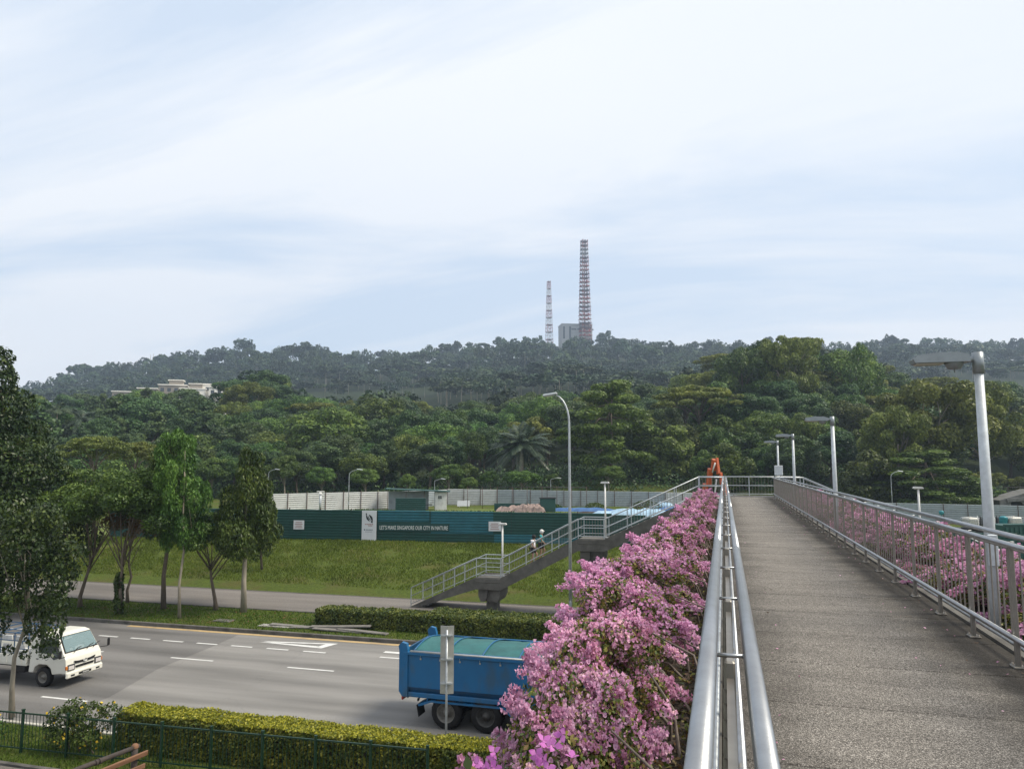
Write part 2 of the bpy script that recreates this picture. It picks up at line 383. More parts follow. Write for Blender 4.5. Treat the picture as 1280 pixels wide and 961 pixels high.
ys = [-300, -120, -40, 0, 10, 16, 19.3, 19.34, 19.40, 19.42, 24, 30, 32.5, 32.51, 32.56, 36, 42.4, 43.0]+list(np.arange(44.5, 70, 1.5))+list(np.arange(70, 140, 4.))+list(np.arange(140, 320, 9.))+list(np.arange(320, 1300, 20.))+[1500, 2200, 4000]
ground = grid('ground', xs, ys, terr, m_grass)
def field_z(x, y): return terr(x, y)+.03
# the mown field behind the green hoarding: its own lighter sheet
fld = [];
xs2 = list(np.arange(-62, 46, 3.0))
def fy0(x): return hoard_y(x)+.4
V = []; F = []; V = []; F = []
for j in range(22):
    for i, x in enumerate(xs2):
        y0 = hoard_y(x)+.4; y1 = 100+(x+30)*.12; y = y0+(y1-y0)*j/21.0
        V.append((x, y, terr(x, y)+.03+.12*math.sin(x*.31)*math.sin(y*.23)*min(1, (y-y0)/6)*min(1, (y1-y)/6)))
n = len(xs2)
F = [(j*n+i, j*n+i+1, (j+1)*n+i+1, (j+1)*n+i) for j in range(21) for i in range(n-1)]
me = bpy.data.meshes.new('field'); me.from_pydata(V, [], F); me.materials.append(m_grassf); me.update()
tag(inst('field', me), kind='structure')

# ------------------------------------------------------------------ road, kerbs, path
def sheet(name, poly, z, mat):
    b = MB(); b.add([(x, y, z) for x, y in poly], [tuple(range(len(poly)))]); return tag(b.build(name, mat), kind='structure')
sheet('road', [(-260, 19.42), (260, 19.42), (260, 32.5), (-260, 32.5)], 0.0, m_road)
sheet('road_patch', [(-260, 32.45), (-22.9, 32.45), (-22.5, 29.6), (-22.2, 26.0), (-21.2, 22.5), (-21.2, 19.9), (-260, 19.9)], 0.004, m_patch)
sheet('footpath', [(-260, 37.3), (260, 37.3), (260, 42.3), (-260, 42.3)], 0.165, m_path)
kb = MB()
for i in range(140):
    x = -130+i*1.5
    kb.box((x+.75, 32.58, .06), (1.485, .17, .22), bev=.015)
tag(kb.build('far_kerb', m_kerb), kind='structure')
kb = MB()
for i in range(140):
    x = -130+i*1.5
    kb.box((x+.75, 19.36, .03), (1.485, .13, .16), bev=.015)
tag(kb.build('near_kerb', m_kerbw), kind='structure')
kb = MB(); kb.box((0, 37.24, .10), (520, .12, .12)); kb.box((0, 42.36, .12), (520, .12, .12)); tag(kb.build('path_edging', m_kerb), kind='structure')
kb = MB(); kb.box((0, 32.72, .115), (520, .12, .03)); tag(kb.build('kerb_apron', m_concl), kind='structure')
mk = MB()
def dash(x0, x1, y, w=.12, z=.009): mk.add([(x0, y-w/2, z), (x1, y-w/2, z), (x1, y+w/2, z), (x0, y+w/2, z)], [(0, 1, 2, 3)])
for i in range(-14, 16): dash(-17.7+i*5.85, -15.7+i*5.85, 21.85)
for i in range(-14, 16): dash(-17.3+i*5.65, -15.2+i*5.65, 27.6)
for i in range(-40, 40):
    if -17.6 < -25.5+i*1.85 < -15.6: continue
    dash(-25.5+i*1.85, -24.4+i*1.85, 30.1, .13)
# give-way triangle and heavy bars in the slip lane
mk.add([(-21.0, 31.05, .009), (-17.6, 30.75, .009), (-17.3, 31.75, .009), (-20.9, 31.25, .009), (-20.4, 31.15, .009), (-17.9, 31.05, .009), (-17.8, 31.50, .009)],
       [(0, 1, 5, 4), (4, 6, 2, 3), (1, 2, 6, 5)])
dash(-14.6, -12.6, 30.95, .26)
mk.build('lane_markings', m_white).name = 'lane_markings'
tag(bpy.data.objects['lane_markings'], kind='structure')
mk = MB(); mk.add([(-29.5, 32.12, .009), (60, 32.12, .009), (60, 32.40, .009), (-29.5, 32.40, .009)], [(0, 1, 2, 3)])
tag(mk.build('yellow_edge_line', m_yellow), kind='structure')
mk = MB(); mk.add([(-9.0, 39.9, .18), (-8.9, 39.9, .18), (-8.6, 41.0, .18), (-8.7, 41.0, .18)], [(0, 1, 2, 3)])
tag(mk.build('path_marking', m_white), kind='structure')
# near path below the green fence
sheet('near_path', [(-260, 5.0), (-3.0, 5.0), (-3.0, 16.55), (-260, 16.55)], 0.10, m_path)
kb = MB(); kb.box((-70, 16.62, .08), (134, .14, .16)); tag(kb.build('near_path_kerb', m_kerb), kind='structure')

# ------------------------------------------------------------------ leaves
def unit(a): return a/np.maximum(1e-6, np.linalg.norm(a, axis=-1, keepdims=True))
def cards(P, Nr, size, aspect=.55, jit=.8, droop=0.0, r=rng, sv=.35):
    """one four-cornered leaf per point, facing roughly along Nr"""
    n = len(P)
    nn = unit(Nr+jit*r.normal(size=(n, 3)))
    t = r.normal(size=(n, 3)); t[:, 2] -= droop*2.5
    a = unit(t-nn*(t*nn).sum(1, keepdims=True)); b = np.cross(nn, a)
    s = (size*(1+sv*r.uniform(-1, 1, n)))[:, None]
    w = s*aspect*.5
    return np.stack([P-a*s*.5, P+b*w+nn*s*.06, P+a*s*.5, P-b*w+nn*s*.06], 1)
def lobes_points(lob, n, r=rng, up=.3, shell=(.72, 1.05), reject=.72, flat=1.0):
    """points near the outsides of overlapping ellipsoids; lob rows: x y z rx ry rz"""
    lob = np.asarray(lob, float); wt = (lob[:, 3]*lob[:, 5])**1.0; wt = wt/wt.sum()
    idx = r.choice(len(lob), n, p=wt)
    d = r.normal(size=(n, 3)); d[:, 2] += up; d = unit(d)
    rad = r.uniform(shell[0], shell[1], n)[:, None]
    P = lob[idx, :3]+d*rad*lob[idx, 3:6]
    keep = np.ones(n, bool)
    for k in range(len(lob)):
        q = ((P-lob[k, :3])/lob[k, 3:6]); dd = (q*q).sum(1)
        keep &= ~((dd < reject**2) & (idx != k))
    Nn = unit(d/lob[idx, 3:6]*lob[idx, 3:4])
    return P[keep], Nn[keep]
def crown_lobes(c, rad, k, sub=.34, r=rng, squash=.75, bottom=-.35, shape=None):
    """k lobes over the surface of a big ellipsoid with radii rad"""
    out = []
    for i in range(k):
        while True:
            d = r.normal(size=3); d /= np.linalg.norm(d)
            if d[2] > bottom: break
        q = r.uniform(.55, .95)
        p = np.array(c)+d*np.array(rad)*q
        if shape: p = shape(p)
        s = sub*r.uniform(.7, 1.25)
        out.append([*p, rad[0]*s, rad[1]*s, rad[0]*s*squash])
    return out
def trunk_mb(mb, base, top, r0, r1, limbs=(), segs=5, wob=.12, n=7):
    base = Vector(base); top = Vector(top); pts = []; rs = []
    for i in range(segs+1):
        t = i/segs; p = base.lerp(top, t)
        if 0 < i < segs: p = p+Vector((rnd.uniform(-wob, wob), rnd.uniform(-wob, wob), 0))
        pts.append(p); rs.append((r0*(1.25 if i == 0 else 1))*(1-t)+r1*t)
    mb.tube(pts, rs, n)
    for (q, r) in limbs:
        q = Vector(q); t = rnd.uniform(.55, .98); i = min(segs-1, int(t*segs)); s = pts[i].lerp(pts[i+1], t*segs-i)
        mid = s.lerp(q, .5)+Vector((rnd.uniform(-.1, .1), rnd.uniform(-.1, .1), .12))*(q-s).length
        mb.tube([s, mid, q], [r, r*.7, r*.3], 5)

m_lf_dark = leafmat('dark_glossy_leaves', [(0.013, 0.026, 0.007), (0.033, 0.059, 0.013), (0.071, 0.111, 0.021), (0.163, 0.212, 0.043)], .2, .45, .10, clump=.8)
m_lf_deep = leafmat('deep_green_leaves', [(0.009, 0.022, 0.007), (0.019, 0.038, 0.010), (0.040, 0.067, 0.015), (0.111, 0.150, 0.034)], .2, .4, .05, clump=.9)
m_lf_mid = leafmat('mid_green_leaves', [(0.018, 0.038, 0.009), (0.045, 0.085, 0.015), (0.104, 0.170, 0.031), (0.217, 0.290, 0.055)], .25, .5, .38, clump=.30)
m_lf_yel = leafmat('yellowish_leaves', [(0.042, 0.059, 0.013), (0.089, 0.115, 0.022), (0.173, 0.205, 0.038), (0.312, 0.338, 0.069)], .3, .5, .14, clump=.3)
m_lf_blu = leafmat('bluish_leaves', [(0.015, 0.033, 0.012), (0.034, 0.067, 0.022), (0.069, 0.120, 0.036), (0.129, 0.197, 0.061)], .2, .5, .25, clump=.25)
m_lf_lime = leafmat('bright_green_leaves', [(0.027, 0.059, 0.011), (0.058, 0.108, 0.018), (0.104, 0.170, 0.031), (0.167, 0.251, 0.051)], .3, .5, .2, clump=.6)
m_lf_hill = leafmat('hill_forest_leaves', [(0.010, 0.023, 0.012), (0.019, 0.041, 0.018), (0.033, 0.060, 0.022), (0.051, 0.080, 0.030)], .15, .6, .3, clump=.05)
def add_tint(mat):                     # each far tree has its own shade of green, stored per leaf
    t = mat.node_tree; hs = [n for n in t.nodes if n.type == 'HUE_SAT'][0]; a = t.nodes.new('ShaderNodeAttribute'); a.attribute_name = 'tint'
    mx = t.nodes.new('ShaderNodeMixRGB'); mx.blend_type = 'MULTIPLY'; mx.inputs[0].default_value = 1
    tg = [(l.to_node, l.to_socket) for l in t.links if l.from_node == hs]
    t.links.new(hs.outputs[0], mx.inputs[1]); t.links.new(a.outputs['Color'], mx.inputs[2])
    for nd, sk in tg: t.links.new(mx.outputs[0], sk)
add_tint(m_lf_hill)
m_lf_rust = leafmat('rusty_leaves', [(0.044, 0.055, 0.020), (0.099, 0.077, 0.028), (0.176, 0.077, 0.033), (0.066, 0.094, 0.024)], .25, .5, .2, clump=.7)
m_hedge = leafmat('hedge_leaves', [(.030, .055, .010), (.07, .10, .014), (.16, .17, .022), (.30, .27, .03)], .25, .45, .05, clump=2.0)
m_shoot = leafmat('young_hedge_shoots', [(.10, .12, .014), (.20, .21, .02), (.34, .32, .03), (.46, .42, .05)], .35, .45, .05)
m_hedge2 = leafmat('clipped_hedge_leaves', [(0.025, 0.048, 0.013), (0.056, 0.085, 0.018), (0.125, 0.150, 0.027), (0.213, 0.225, 0.043)], .25, .45, .05, clump=2.0)
m_bract = leafmat('pink_bracts', [(.34, .14, .18), (.52, .23, .36), (.68, .36, .54), (.80, .52, .70), (.76, .50, .46)], .35, .6, .14, clump=1.6, spec=.15)
m_bractd = leafmat('magenta_bracts', [(.50, .13, .44), (.58, .18, .54), (.66, .26, .60)], .35, .6, .05, spec=.15)
m_blf = leafmat('bougainvillea_leaves', [(.03, .045, .015), (.07, .10, .025), (.13, .16, .035), (.26, .24, .05), (.20, .12, .06)], .25, .45, .1)
m_twig = M('dry_twig', (.16, .13, .11), .9, 0, .4, 20)
m_grassblade = leafmat('grass_blades', [(0.058, 0.076, 0.020), (0.094, 0.131, 0.022), (0.134, 0.186, 0.030), (0.175, 0.179, 0.055)], .35, .8, .05, spec=.1, clump=.25)
m_grassblade2 = leafmat('verge_grass_blades', [(0.034, 0.063, 0.014), (0.063, 0.109, 0.018), (0.098, 0.155, 0.025), (0.138, 0.184, 0.034)], .3, .8, .05, spec=.1, clump=.5)

# grass blades on slope and verge
def blades(name, n, fx, fy, hgt, w, mat, droop=-.4):
    x = fx(n); y = fy(x, n)
    if name == 'slope_grass':          # worn patches where the soil shows
        q = np.sin(x*.9+2*np.sin(y*.7))+np.sin(y*1.7+1.5*np.sin(x*.45))+.7*np.sin(x*2.3+y*1.1)+rng.normal(size=n)*.5; k = q < 1.55; x = x[k]; y = y[k]; n = len(x)
    z = np.array([terr(a, b) for a, b in zip(x, y)])
    P = np.stack([x, y, z+hgt*.35], 1); s = hgt*(1+.5*rng.uniform(-1, 1, n))
    lean = rng.normal(size=(n, 2))*.35; a = unit(np.stack([lean[:, 0], lean[:, 1], np.ones(n)], 1))
    b = unit(np.stack([rng.normal(size=n), rng.normal(size=n)*.5, np.zeros(n)], 1))
    s = s[:, None]; ww = w*s/hgt
    V = np.stack([P-a*s*.5-b*ww, P-a*s*.5+b*ww, P+a*s*.5+b*ww*.25, P+a*s*.5-b*ww*.25], 1)
    return tag(inst(name, quads_mesh(name, V, mat)), kind='stuff')
g = blades('slope_grass', 85000, lambda n: rng.uniform(-62, 12, n), lambda x, n: 44.3+(54.0+(x+35.5)*.1667-44.3)*rng.uniform(0, 1, n)**.9, .15, .030, m_grassblade)
tag(g, 'long rough grass covering the slope below the green hoarding', 'grass')
g = blades('verge_grass', 26000, lambda n: rng.uniform(-46, 10, n), lambda x, n: rng.uniform(32.8, 37.1, n), .09, .022, m_grassblade2)
tag(g, 'short mown grass on the verge between road and footpath', 'grass')
g = blades('field_grass_blades', 24000, lambda n: rng.uniform(-48, 14, n), lambda x, n: hoard_y(x)+.6+rng.uniform(0, 38, n), .22, .07, m_grassblade2)
tag(g, 'light green grass growing in the field behind the green hoarding', 'grass')
g = blades('fence_grass', 9000, lambda n: rng.uniform(-26, -14, n), lambda x, n: rng.uniform(16.8, 19.2, n), .09, .014, m_grassblade2)
tag(g, 'patchy grass around the foot of the green fence', 'grass')
# fallen leaves on the verge
x = rng.uniform(-42, -18, 900); y = rng.uniform(32.9, 37.0, 900)
P = np.stack([x, y, np.full(900, .18)], 1)
tag(inst('fallen_leaves', quads_mesh('fallen_leaves', cards(P, np.tile([0, 0, 1.], (900, 1)), .09, .6, .3), m_lf_rust)), 'dry fallen leaves scattered over the verge under the trees', 'leaves', kind='stuff')
# ------------------------------------------------------------------ footbridge
DZ = EYE-1.73           # deck level 6.47
YE = 41.9               # far end of the deck
bridge = empty('footbridge', (0, 0, DZ), 0, 'long concrete footbridge with a grey gravelly deck crossing over the road', 'footbridge')
def aggregate():
    m, t, b = newmat('exposed_aggregate')
    tc = t.nodes.new('ShaderNodeTexCoord')
    geo = t.nodes.new('ShaderNodeNewGeometry')
    def mapped(src, sc):
        mp = t.nodes.new('ShaderNodeMapping'); mp.inputs['Scale'].default_value = sc; t.links.new(src, mp.inputs[0]); return mp.outputs[0]
    P = geo.outputs['Position']
    n1 = t.nodes.new('ShaderNodeTexVoronoi'); n1.inputs['Scale'].default_value = 165; t.links.new(P, n1.inputs['Vector'])
    r1 = t.nodes.new('ShaderNodeValToRGB')
    for i, (p, c) in enumerate([(0, (.050, .046, .041)), (.35, (.112, .103, .092)), (.7, (.19, .175, .156)), (1, (.42, .39, .35))]):
        e = r1.color_ramp.elements[i] if i < 2 else r1.color_ramp.elements.new(p)
        e.position = p; e.color = c+(1,)
    bw = t.nodes.new('ShaderNodeSeparateXYZ'); t.links.new(n1.outputs['Color'], bw.inputs[0]); t.links.new(bw.outputs[0], r1.inputs[0])
    n2 = t.nodes.new('ShaderNodeTexNoise'); n2.inputs['Scale'].default_value = 1.6; n2.inputs['Detail'].default_value = 7; t.links.new(mapped(P, (.35, 2.2, 1)), n2.inputs['Vector'])
    r2 = t.nodes.new('ShaderNodeMapRange'); r2.inputs[1].default_value = .3; r2.inputs[2].default_value = .7; r2.inputs[3].default_value = .80; r2.inputs[4].default_value = 1.16; t.links.new(n2.outputs[0], r2.inputs[0])
    mx = t.nodes.new('ShaderNodeMixRGB'); mx.blend_type = 'MULTIPLY'; mx.inputs[0].default_value = 1
    t.links.new(r1.outputs[0], mx.inputs[1]); t.links.new(r2.outputs[0], mx.inputs[2])
    # darker strips along the deck edges, strongest by the right railing, ragged edge
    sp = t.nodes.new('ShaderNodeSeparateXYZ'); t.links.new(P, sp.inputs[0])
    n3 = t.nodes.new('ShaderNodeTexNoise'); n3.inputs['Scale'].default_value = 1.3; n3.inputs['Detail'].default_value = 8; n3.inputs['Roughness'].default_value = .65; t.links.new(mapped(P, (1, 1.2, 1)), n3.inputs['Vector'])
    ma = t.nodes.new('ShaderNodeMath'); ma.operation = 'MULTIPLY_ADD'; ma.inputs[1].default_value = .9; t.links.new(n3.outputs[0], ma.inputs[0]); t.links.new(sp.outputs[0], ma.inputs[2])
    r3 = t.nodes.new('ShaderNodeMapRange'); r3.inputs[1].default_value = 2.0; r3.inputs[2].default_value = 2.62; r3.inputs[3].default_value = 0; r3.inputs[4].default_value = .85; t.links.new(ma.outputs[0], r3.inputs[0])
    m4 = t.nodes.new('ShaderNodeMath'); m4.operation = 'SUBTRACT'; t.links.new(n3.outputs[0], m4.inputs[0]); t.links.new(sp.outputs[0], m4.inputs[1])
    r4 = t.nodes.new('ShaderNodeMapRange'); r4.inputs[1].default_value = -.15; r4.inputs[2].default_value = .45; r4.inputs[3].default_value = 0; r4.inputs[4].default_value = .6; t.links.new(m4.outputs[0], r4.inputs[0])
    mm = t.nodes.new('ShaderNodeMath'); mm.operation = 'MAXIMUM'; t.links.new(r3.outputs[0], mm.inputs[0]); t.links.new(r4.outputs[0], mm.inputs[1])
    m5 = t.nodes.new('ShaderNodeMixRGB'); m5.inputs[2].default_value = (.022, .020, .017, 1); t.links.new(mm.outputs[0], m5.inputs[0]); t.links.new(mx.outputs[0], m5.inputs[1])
    t.links.new(m5.outputs[0], b.inputs['Base Color']); b.inputs['Roughness'].default_value = .9; b.inputs['Specular IOR Level'].default_value = .2
    bp = t.nodes.new('ShaderNodeBump'); bp.inputs['Strength'].default_value = .6; bp.inputs['Distance'].default_value = .006
    t.links.new(n1.outputs['Distance'], bp.inputs['Height']); t.links.new(bp.outputs[0], b.inputs['Normal'])
    return m
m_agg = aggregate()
# deck slabs with open joints over a structural beam
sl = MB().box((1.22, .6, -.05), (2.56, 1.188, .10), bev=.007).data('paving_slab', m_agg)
y = -3.6
i = 0
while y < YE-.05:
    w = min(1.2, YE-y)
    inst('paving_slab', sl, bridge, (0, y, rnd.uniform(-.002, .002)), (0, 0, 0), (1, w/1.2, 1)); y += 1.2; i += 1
b = MB(); b.box((1.22, 19.15, -.45), (2.60, 45.5, .68)); b.box((1.22, 19.15, -.9), (1.6, 45.4, .3)); b.build('deck_beam', m_conc, bridge)
b = MB(); b.box((-.10, 19.1, -.13), (.075, 45.5, .30)); b.box((-.98, 19.1, -.22), (.09, 45.5, .62)); b.box((-.54, 19.1, -.55), (.80, 45.5, .08)); b.build('planter_trough', m_conc, bridge)
b = MB(); b.box((2.555, 19.1, -.13), (.075, 45.5, .30)); b.box((3.45, 19.1, -.22), (.09, 45.5, .62)); b.box((3.0, 19.1, -.55), (.82, 45.5, .08)); b.build('planter_trough', m_conc, bridge)
b = MB(); b.box((-.54, 19.1, -.36), (.78, 45.4, .30)); b.build('planter_soil', m_soil, bridge)
b = MB(); b.box((3.0, 19.1, -.36), (.80, 45.4, .30)); b.build('planter_soil', m_soil, bridge)
# end platform and cross kerb
b = MB(); b.box((1.2, 40.95, -.16), (5.0, 1.88, .30), bev=.01)
b.build('end_platform', m_concl, bridge, (0, 0, -.006))
b = MB(); b.box((1.2, YE-.06, .035), (5.0, .13, .09), bev=.01); b.build('platform_kerb', m_concl, bridge)
def pier(x, y, top, w=.5, name='pier'):
    b = MB(); b.box((x, y, top/2-.3-DZ), (w, w*1.1, top+.6-.5), bev=.03)
    b.prism([(-1.0, 0), (-.85, -.45), (.85, -.45), (1.0, 0)], y-.35, y+.35) if False else None
    b.box((x, y, top-.35-DZ), (1.1, .7, .5), bev=.06)
    return b.build(name, m_conc, bridge)
for yy in (34.5, 13.0): pier(1.2, yy, DZ-1.0, .9)

# railings ----------------------------------------------------------------
P_post = MB().box((0, 0, .53), (.062, .034, 1.06), bev=.006).box((0, 0, .008), (.13, .10, .016), bev=.004).lathe([(.0, .03), (.011, .03), (.011, .012)], (.045, .03, 0), 6).lathe([(.0, .03), (.011, .03), (.011, .012)], (-.045, -.03, 0), 6).data('railing_post', m_post)
P_bal = MB().tube([(0, 0, .20), (0, 0, 1.0)], .0072, 6, caps=False).data('baluster', m_post)
P_brk = MB().tube([(-.07, 0, 0), (.07, 0, .0)], .008, 6).lathe([(.0, -.005), (.018, -.005), (.018, .004), (0, .004)], (-.052, 0, 0), 8, 'X').data('bracket', m_steel)
def straight_railing(x, y0, y1, side, label):
    """side +1: deck lies on the -X side (right railing)"""
    rt = empty('bridge_railing', (x, 0, DZ), 0, label, 'railing', 'railings of the footbridge')
    s = side; oo, io, tr_ = (.07, .075, .030) if s < 0 else (.045, .050, .024)
    b = MB(); yy = y0
    while yy < y1-.1:
        e = min(yy+6.0, y1); b.tube([(s*oo, yy, 1.10), (s*oo, e, 1.10)], tr_, 14); b.tube([(s*oo, e-.05, 1.10), (s*oo, min(e+.05, y1), 1.10)], tr_+.002, 14); yy = e
    b.build('outer_handrail', m_steel, rt)
    b = MB(); yy = y0
    while yy < y1-.1:
        e = min(yy+6.0, y1); b.tube([(-s*io, yy, 1.045), (-s*io, e, 1.045)], tr_-.001, 14); b.tube([(-s*io, e-.03, 1.045), (-s*io, min(e+.03, y1), 1.045)], tr_+.002, 14); yy = e
    b.build('inner_handrail', m_steel, rt)
    b = MB(); b.tube([(-s*.045, y0, .26), (-s*.045, y1, .26)], .022, 10); b.build('kick_rail', m_steel, rt)
    b = MB(); b.box((s*.02, (y0+y1)/2, .20), (.03, y1-y0, .012)); b.box((s*.0, (y0+y1)/2, 1.0), (.024, y1-y0, .012)); b.build('infill_bar', m_post, rt)
    b = MB(); b.tube([(s*.09, y0, .13), (s*.09, y1, .13)], .018, 8); b.build('conduit', m_galv, rt)
    y = y0+.03; k = 0
    while y <= y1+.01:
        inst('post', P_post, rt, (0, y, 0), (0, 0, math.pi/2))
        if 0.4 < y: inst('bracket', P_brk, rt, (0, y+.12 if y < y1-.2 else y-.1, 1.045), (0, 0, 0 if s > 0 else 0))
        if y+1.19 <= y1+.01:
            for j in range(1, 8): inst('baluster', P_bal, rt, (s*.018, y+1.19*j/8, 0))
        y += 1.19
    # brackets halfway as well
    return rt
straight_railing(0.0, 0.35, 39.85, -1, 'stainless railing with double handrail along the left side of the footbridge deck')
straight_railing(2.375, 0.35, 39.85, 1, 'stainless railing with double handrail along the right side of the footbridge deck')

# T railing across the far end + stairs ------------------------------------
def railing_path(name_label, pts, y, base_parent=None, side=1, posts=1.35, cat='railing', grp='railings of the footbridge'):
    """pts: list of (x, zdeck) polyline at constant y"""
    rt = empty('stair_railing', (pts[0][0], y, pts[0][1]), 0, name_label, cat, grp)
    o = Vector((pts[0][0], y, pts[0][1]))
    def line(h, r, nm, n=8):
        b = MB(); b.tube([Vector((x, y, z+h))-o for x, z in pts], r, n); b.build(nm, m_galv, rt)
    line(1.06, .030, 'handrail'); line(.60, .022, 'middle_rail'); line(.16, .020, 'bottom_rail')
    bal = MB()
    for (xa, za), (xb, zb) in zip(pts[:-1], pts[1:]):
        ln = abs(xb-xa); k = max(1, round(ln/posts))
        for j in range(k+1):
            if j == k and (xb, zb) != pts[-1]: continue
            t = j/k; p = Vector((xa+(xb-xa)*t, y, za+(zb-za)*t-.02))-o
            inst('post', SP_post, rt, p)
        m = int(ln/.155)
        for j in range(1, m):
            t = j/m; p = Vector((xa+(xb-xa)*t, y, za+(zb-za)*t))-o
            bal.tube([p+Vector((0, 0, .16)), p+Vector((0, 0, 1.05))], .007, 4, caps=False)
    bo = bal.build('balusters', m_post, rt); bo['kind'] = 'stuff'
    return rt
SP_post = MB().box((0, 0, .53), (.045, .045, 1.06)).data('stair_post', m_galv)
LEFT = [(-1.3, DZ), (-6.25, 4.2), (-7.65, 4.2), (-12.0, 1.95), (-13.4, 1.95), (-17.3, .17)]
RIGHT = [(3.8, DZ), (8.85, 4.2), (10.25, 4.2), (14.6, 1.95), (16.0, 1.95), (19.9, .17)]
railing_path('galvanised railing across the far end of the footbridge deck', [(-1.3, DZ), (3.8, DZ)], YE-.07, posts=1.25)
railing_path('galvanised railing on the near side of the left staircase', LEFT, 40.06)
railing_path('galvanised railing on the far side of the left staircase', LEFT, 41.80)
railing_path('galvanised railing on the near side of the right staircase', RIGHT, 40.06)
railing_path('galvanised railing on the far side of the right staircase', RIGHT, 41.80)
railing_path('short galvanised railing at the far left corner of the deck', [(-1.3, DZ), (-.1, DZ)], 40.0)
railing_path('short galvanised railing at the far right corner of the deck', [(2.45, DZ), (3.8, DZ)], 40.0)
def staircase(pts, label, sgn):
    rt = empty('staircase', (pts[-1][0], 41, 0), 0, label, 'staircase', None)
    o = Vector((pts[-1][0], 41, 0))
    # side beams
    for k, yy in enumerate((40.03, 41.81)):
        b = MB()
        top = [(x-o.x, z+.03) for x, z in pts]; bot = [(x-o.x, max(.05, z-(.62 if i not in (0,) else .7))) for i, (x, z) in enumerate(pts)]
        b.prism(top+bot[::-1], yy-.06-41, yy+.06-41, 'Y'); b.build('side_beam', m_conc, rt)
    b = MB()
    for i in (0, 2, 4):
        (xa, za), (xb, zb) = pts[i], pts[i+1]; n = max(1, round((za-zb)/.155)); tr = (xb-xa)/n; rs = (za-zb)/n
        for j in range(n):
            x = xa+tr*(j+.5)-o.x; z = za-rs*(j+1)
            b.box((x, -.08+.0, z-.10+rs*.0), (abs(tr)*1.02, 1.64, .20))
    bo = b.build('steps', m_concl, rt); bo['kind'] = 'stuff'
    for i in (1, 3):
        (xa, za), (xb, zb) = pts[i], pts[i+1]
        b = MB(); b.box(((xa+xb)/2-o.x, -.08, za-.13), (abs(xb-xa)+.05, 1.95, .25), bev=.02); b.build('landing_slab', m_conc, rt)
    for i in (1, 3):
        (xa, za), (xb, zb) = pts[i], pts[i+1]; xm = (xa+xb)/2-o.x
        b = MB()
        for dxx in (-.36, .36): b.prism([(xm+dxx-.26, za-.26), (xm+dxx-.26, za-1.0), (xm+dxx-.12, za-1.3), (xm+dxx+.12, za-1.3), (xm+dxx+.26, za-1.0), (xm+dxx+.26, za-.26)], -.85, .75, 'Y')
        b.box((xm, -.05, za-.85), (.34, 1.3, .9))
        b.box((xm, -.05, (za-1.0)/2), (.6, .7, max(.3, za-1.0)), bev=.05)
        b.build('pier', m_conc, rt)
    return rt
stL = staircase(LEFT, 'concrete staircase with two landings going down left from the footbridge to the footpath', -1)
stR = staircase(RIGHT, 'concrete staircase going down right from the far end of the footbridge', 1)
# creeper on the upper left pier
lob = [[-6.95+rnd.uniform(-.25, .25), 41-.1+rnd.uniform(-.5, .3), z, .42, .5, .45] for z in np.arange(.4, 3.1, .3)]
P, Nn = lobes_points(lob, 5200, up=0)
tag(inst('creeper', quads_mesh('creeper', cards(P, Nn, .12, .7, .6), m_lf_dark)), 'dark creeper covering the pier under the upper stair landing', 'creeper')

# bridge lamps --------------------------------------------------------------
def bridge_lamp(x, y, z0, h, label, head=.95, box=False, first=None):
    rt = empty('bridge_lamp', (x, y, z0), 0, label, 'lamp post', 'lamp posts along the right side of the footbridge')
    b = MB(); b.tube([(0, 0, -.4), (0, 0, h*.5), (0, 0, h-.14)], [.062, .054, .046], 14); b.build('pole', m_lamppole, rt)
    b = MB(); b.tube([(0, 0, h-.16), (0, 0, h+.08)], .058, 14); b.tube([(0, 0, h+.0), (-.16, 0, h+.01)], .035, 10); b.build('pole_cap', m_lamphead, rt)
    b = MB()
    prof = [(-.10, -.03), (-.11, .05), (-.22, .08), (-.40, .08), (-.62, .055), (-.68, .015), (-.66, -.03)]
    b.prism([(px, h+pz) for px, pz in prof], -.115, .115, 'Y')
    for k in range(9): b.box((-.40-.03*k, 0, h+.080-.004*k), (.010, .19, .028))
    hd = b.build('lamp_head', m_lamphead, rt)
    b = MB(); b.box((-.50, 0, h-.038), (.28, .17, .02), bev=.006); b.build('lens', m_lens, hd)
    b = MB(); b.lathe([(0, -.10), (.07, -.10), (.10, -.04), (.10, -.02), (0, -.02)], (-.24, 0, h), 12); b.tube([(-.24, 0, h-.14), (-.24, 0, h-.09)], .008, 5); b.build('gear_housing', m_lamphead, hd)
    b = MB(); b.box((.0, -.075, .95), (.10, .03, .34), bev=.008); b.box((0, -.0, .02), (.2, .2, .03)); b.build('access_cover', m_lamppole, rt)
    if box:
        b = MB(); b.box((0, -.12, 1.55), (.42, .1, .52), bev=.02); b.build('control_box', m_lamppole, rt)
    return rt
for (yy, lb, bx) in ((9.4, 'tall grey bridge lamp nearest the viewer on the right', False), (21.2, 'second grey bridge lamp beyond the nearest one on the right', False),
                 (33.0, 'third grey bridge lamp along the right railing, slimmer with distance', False), (42.3, 'farthest bridge lamp with a grey control box on its pole', True)):
    bridge_lamp(2.78, yy, DZ-.15, 3.05, lb, box=bx)
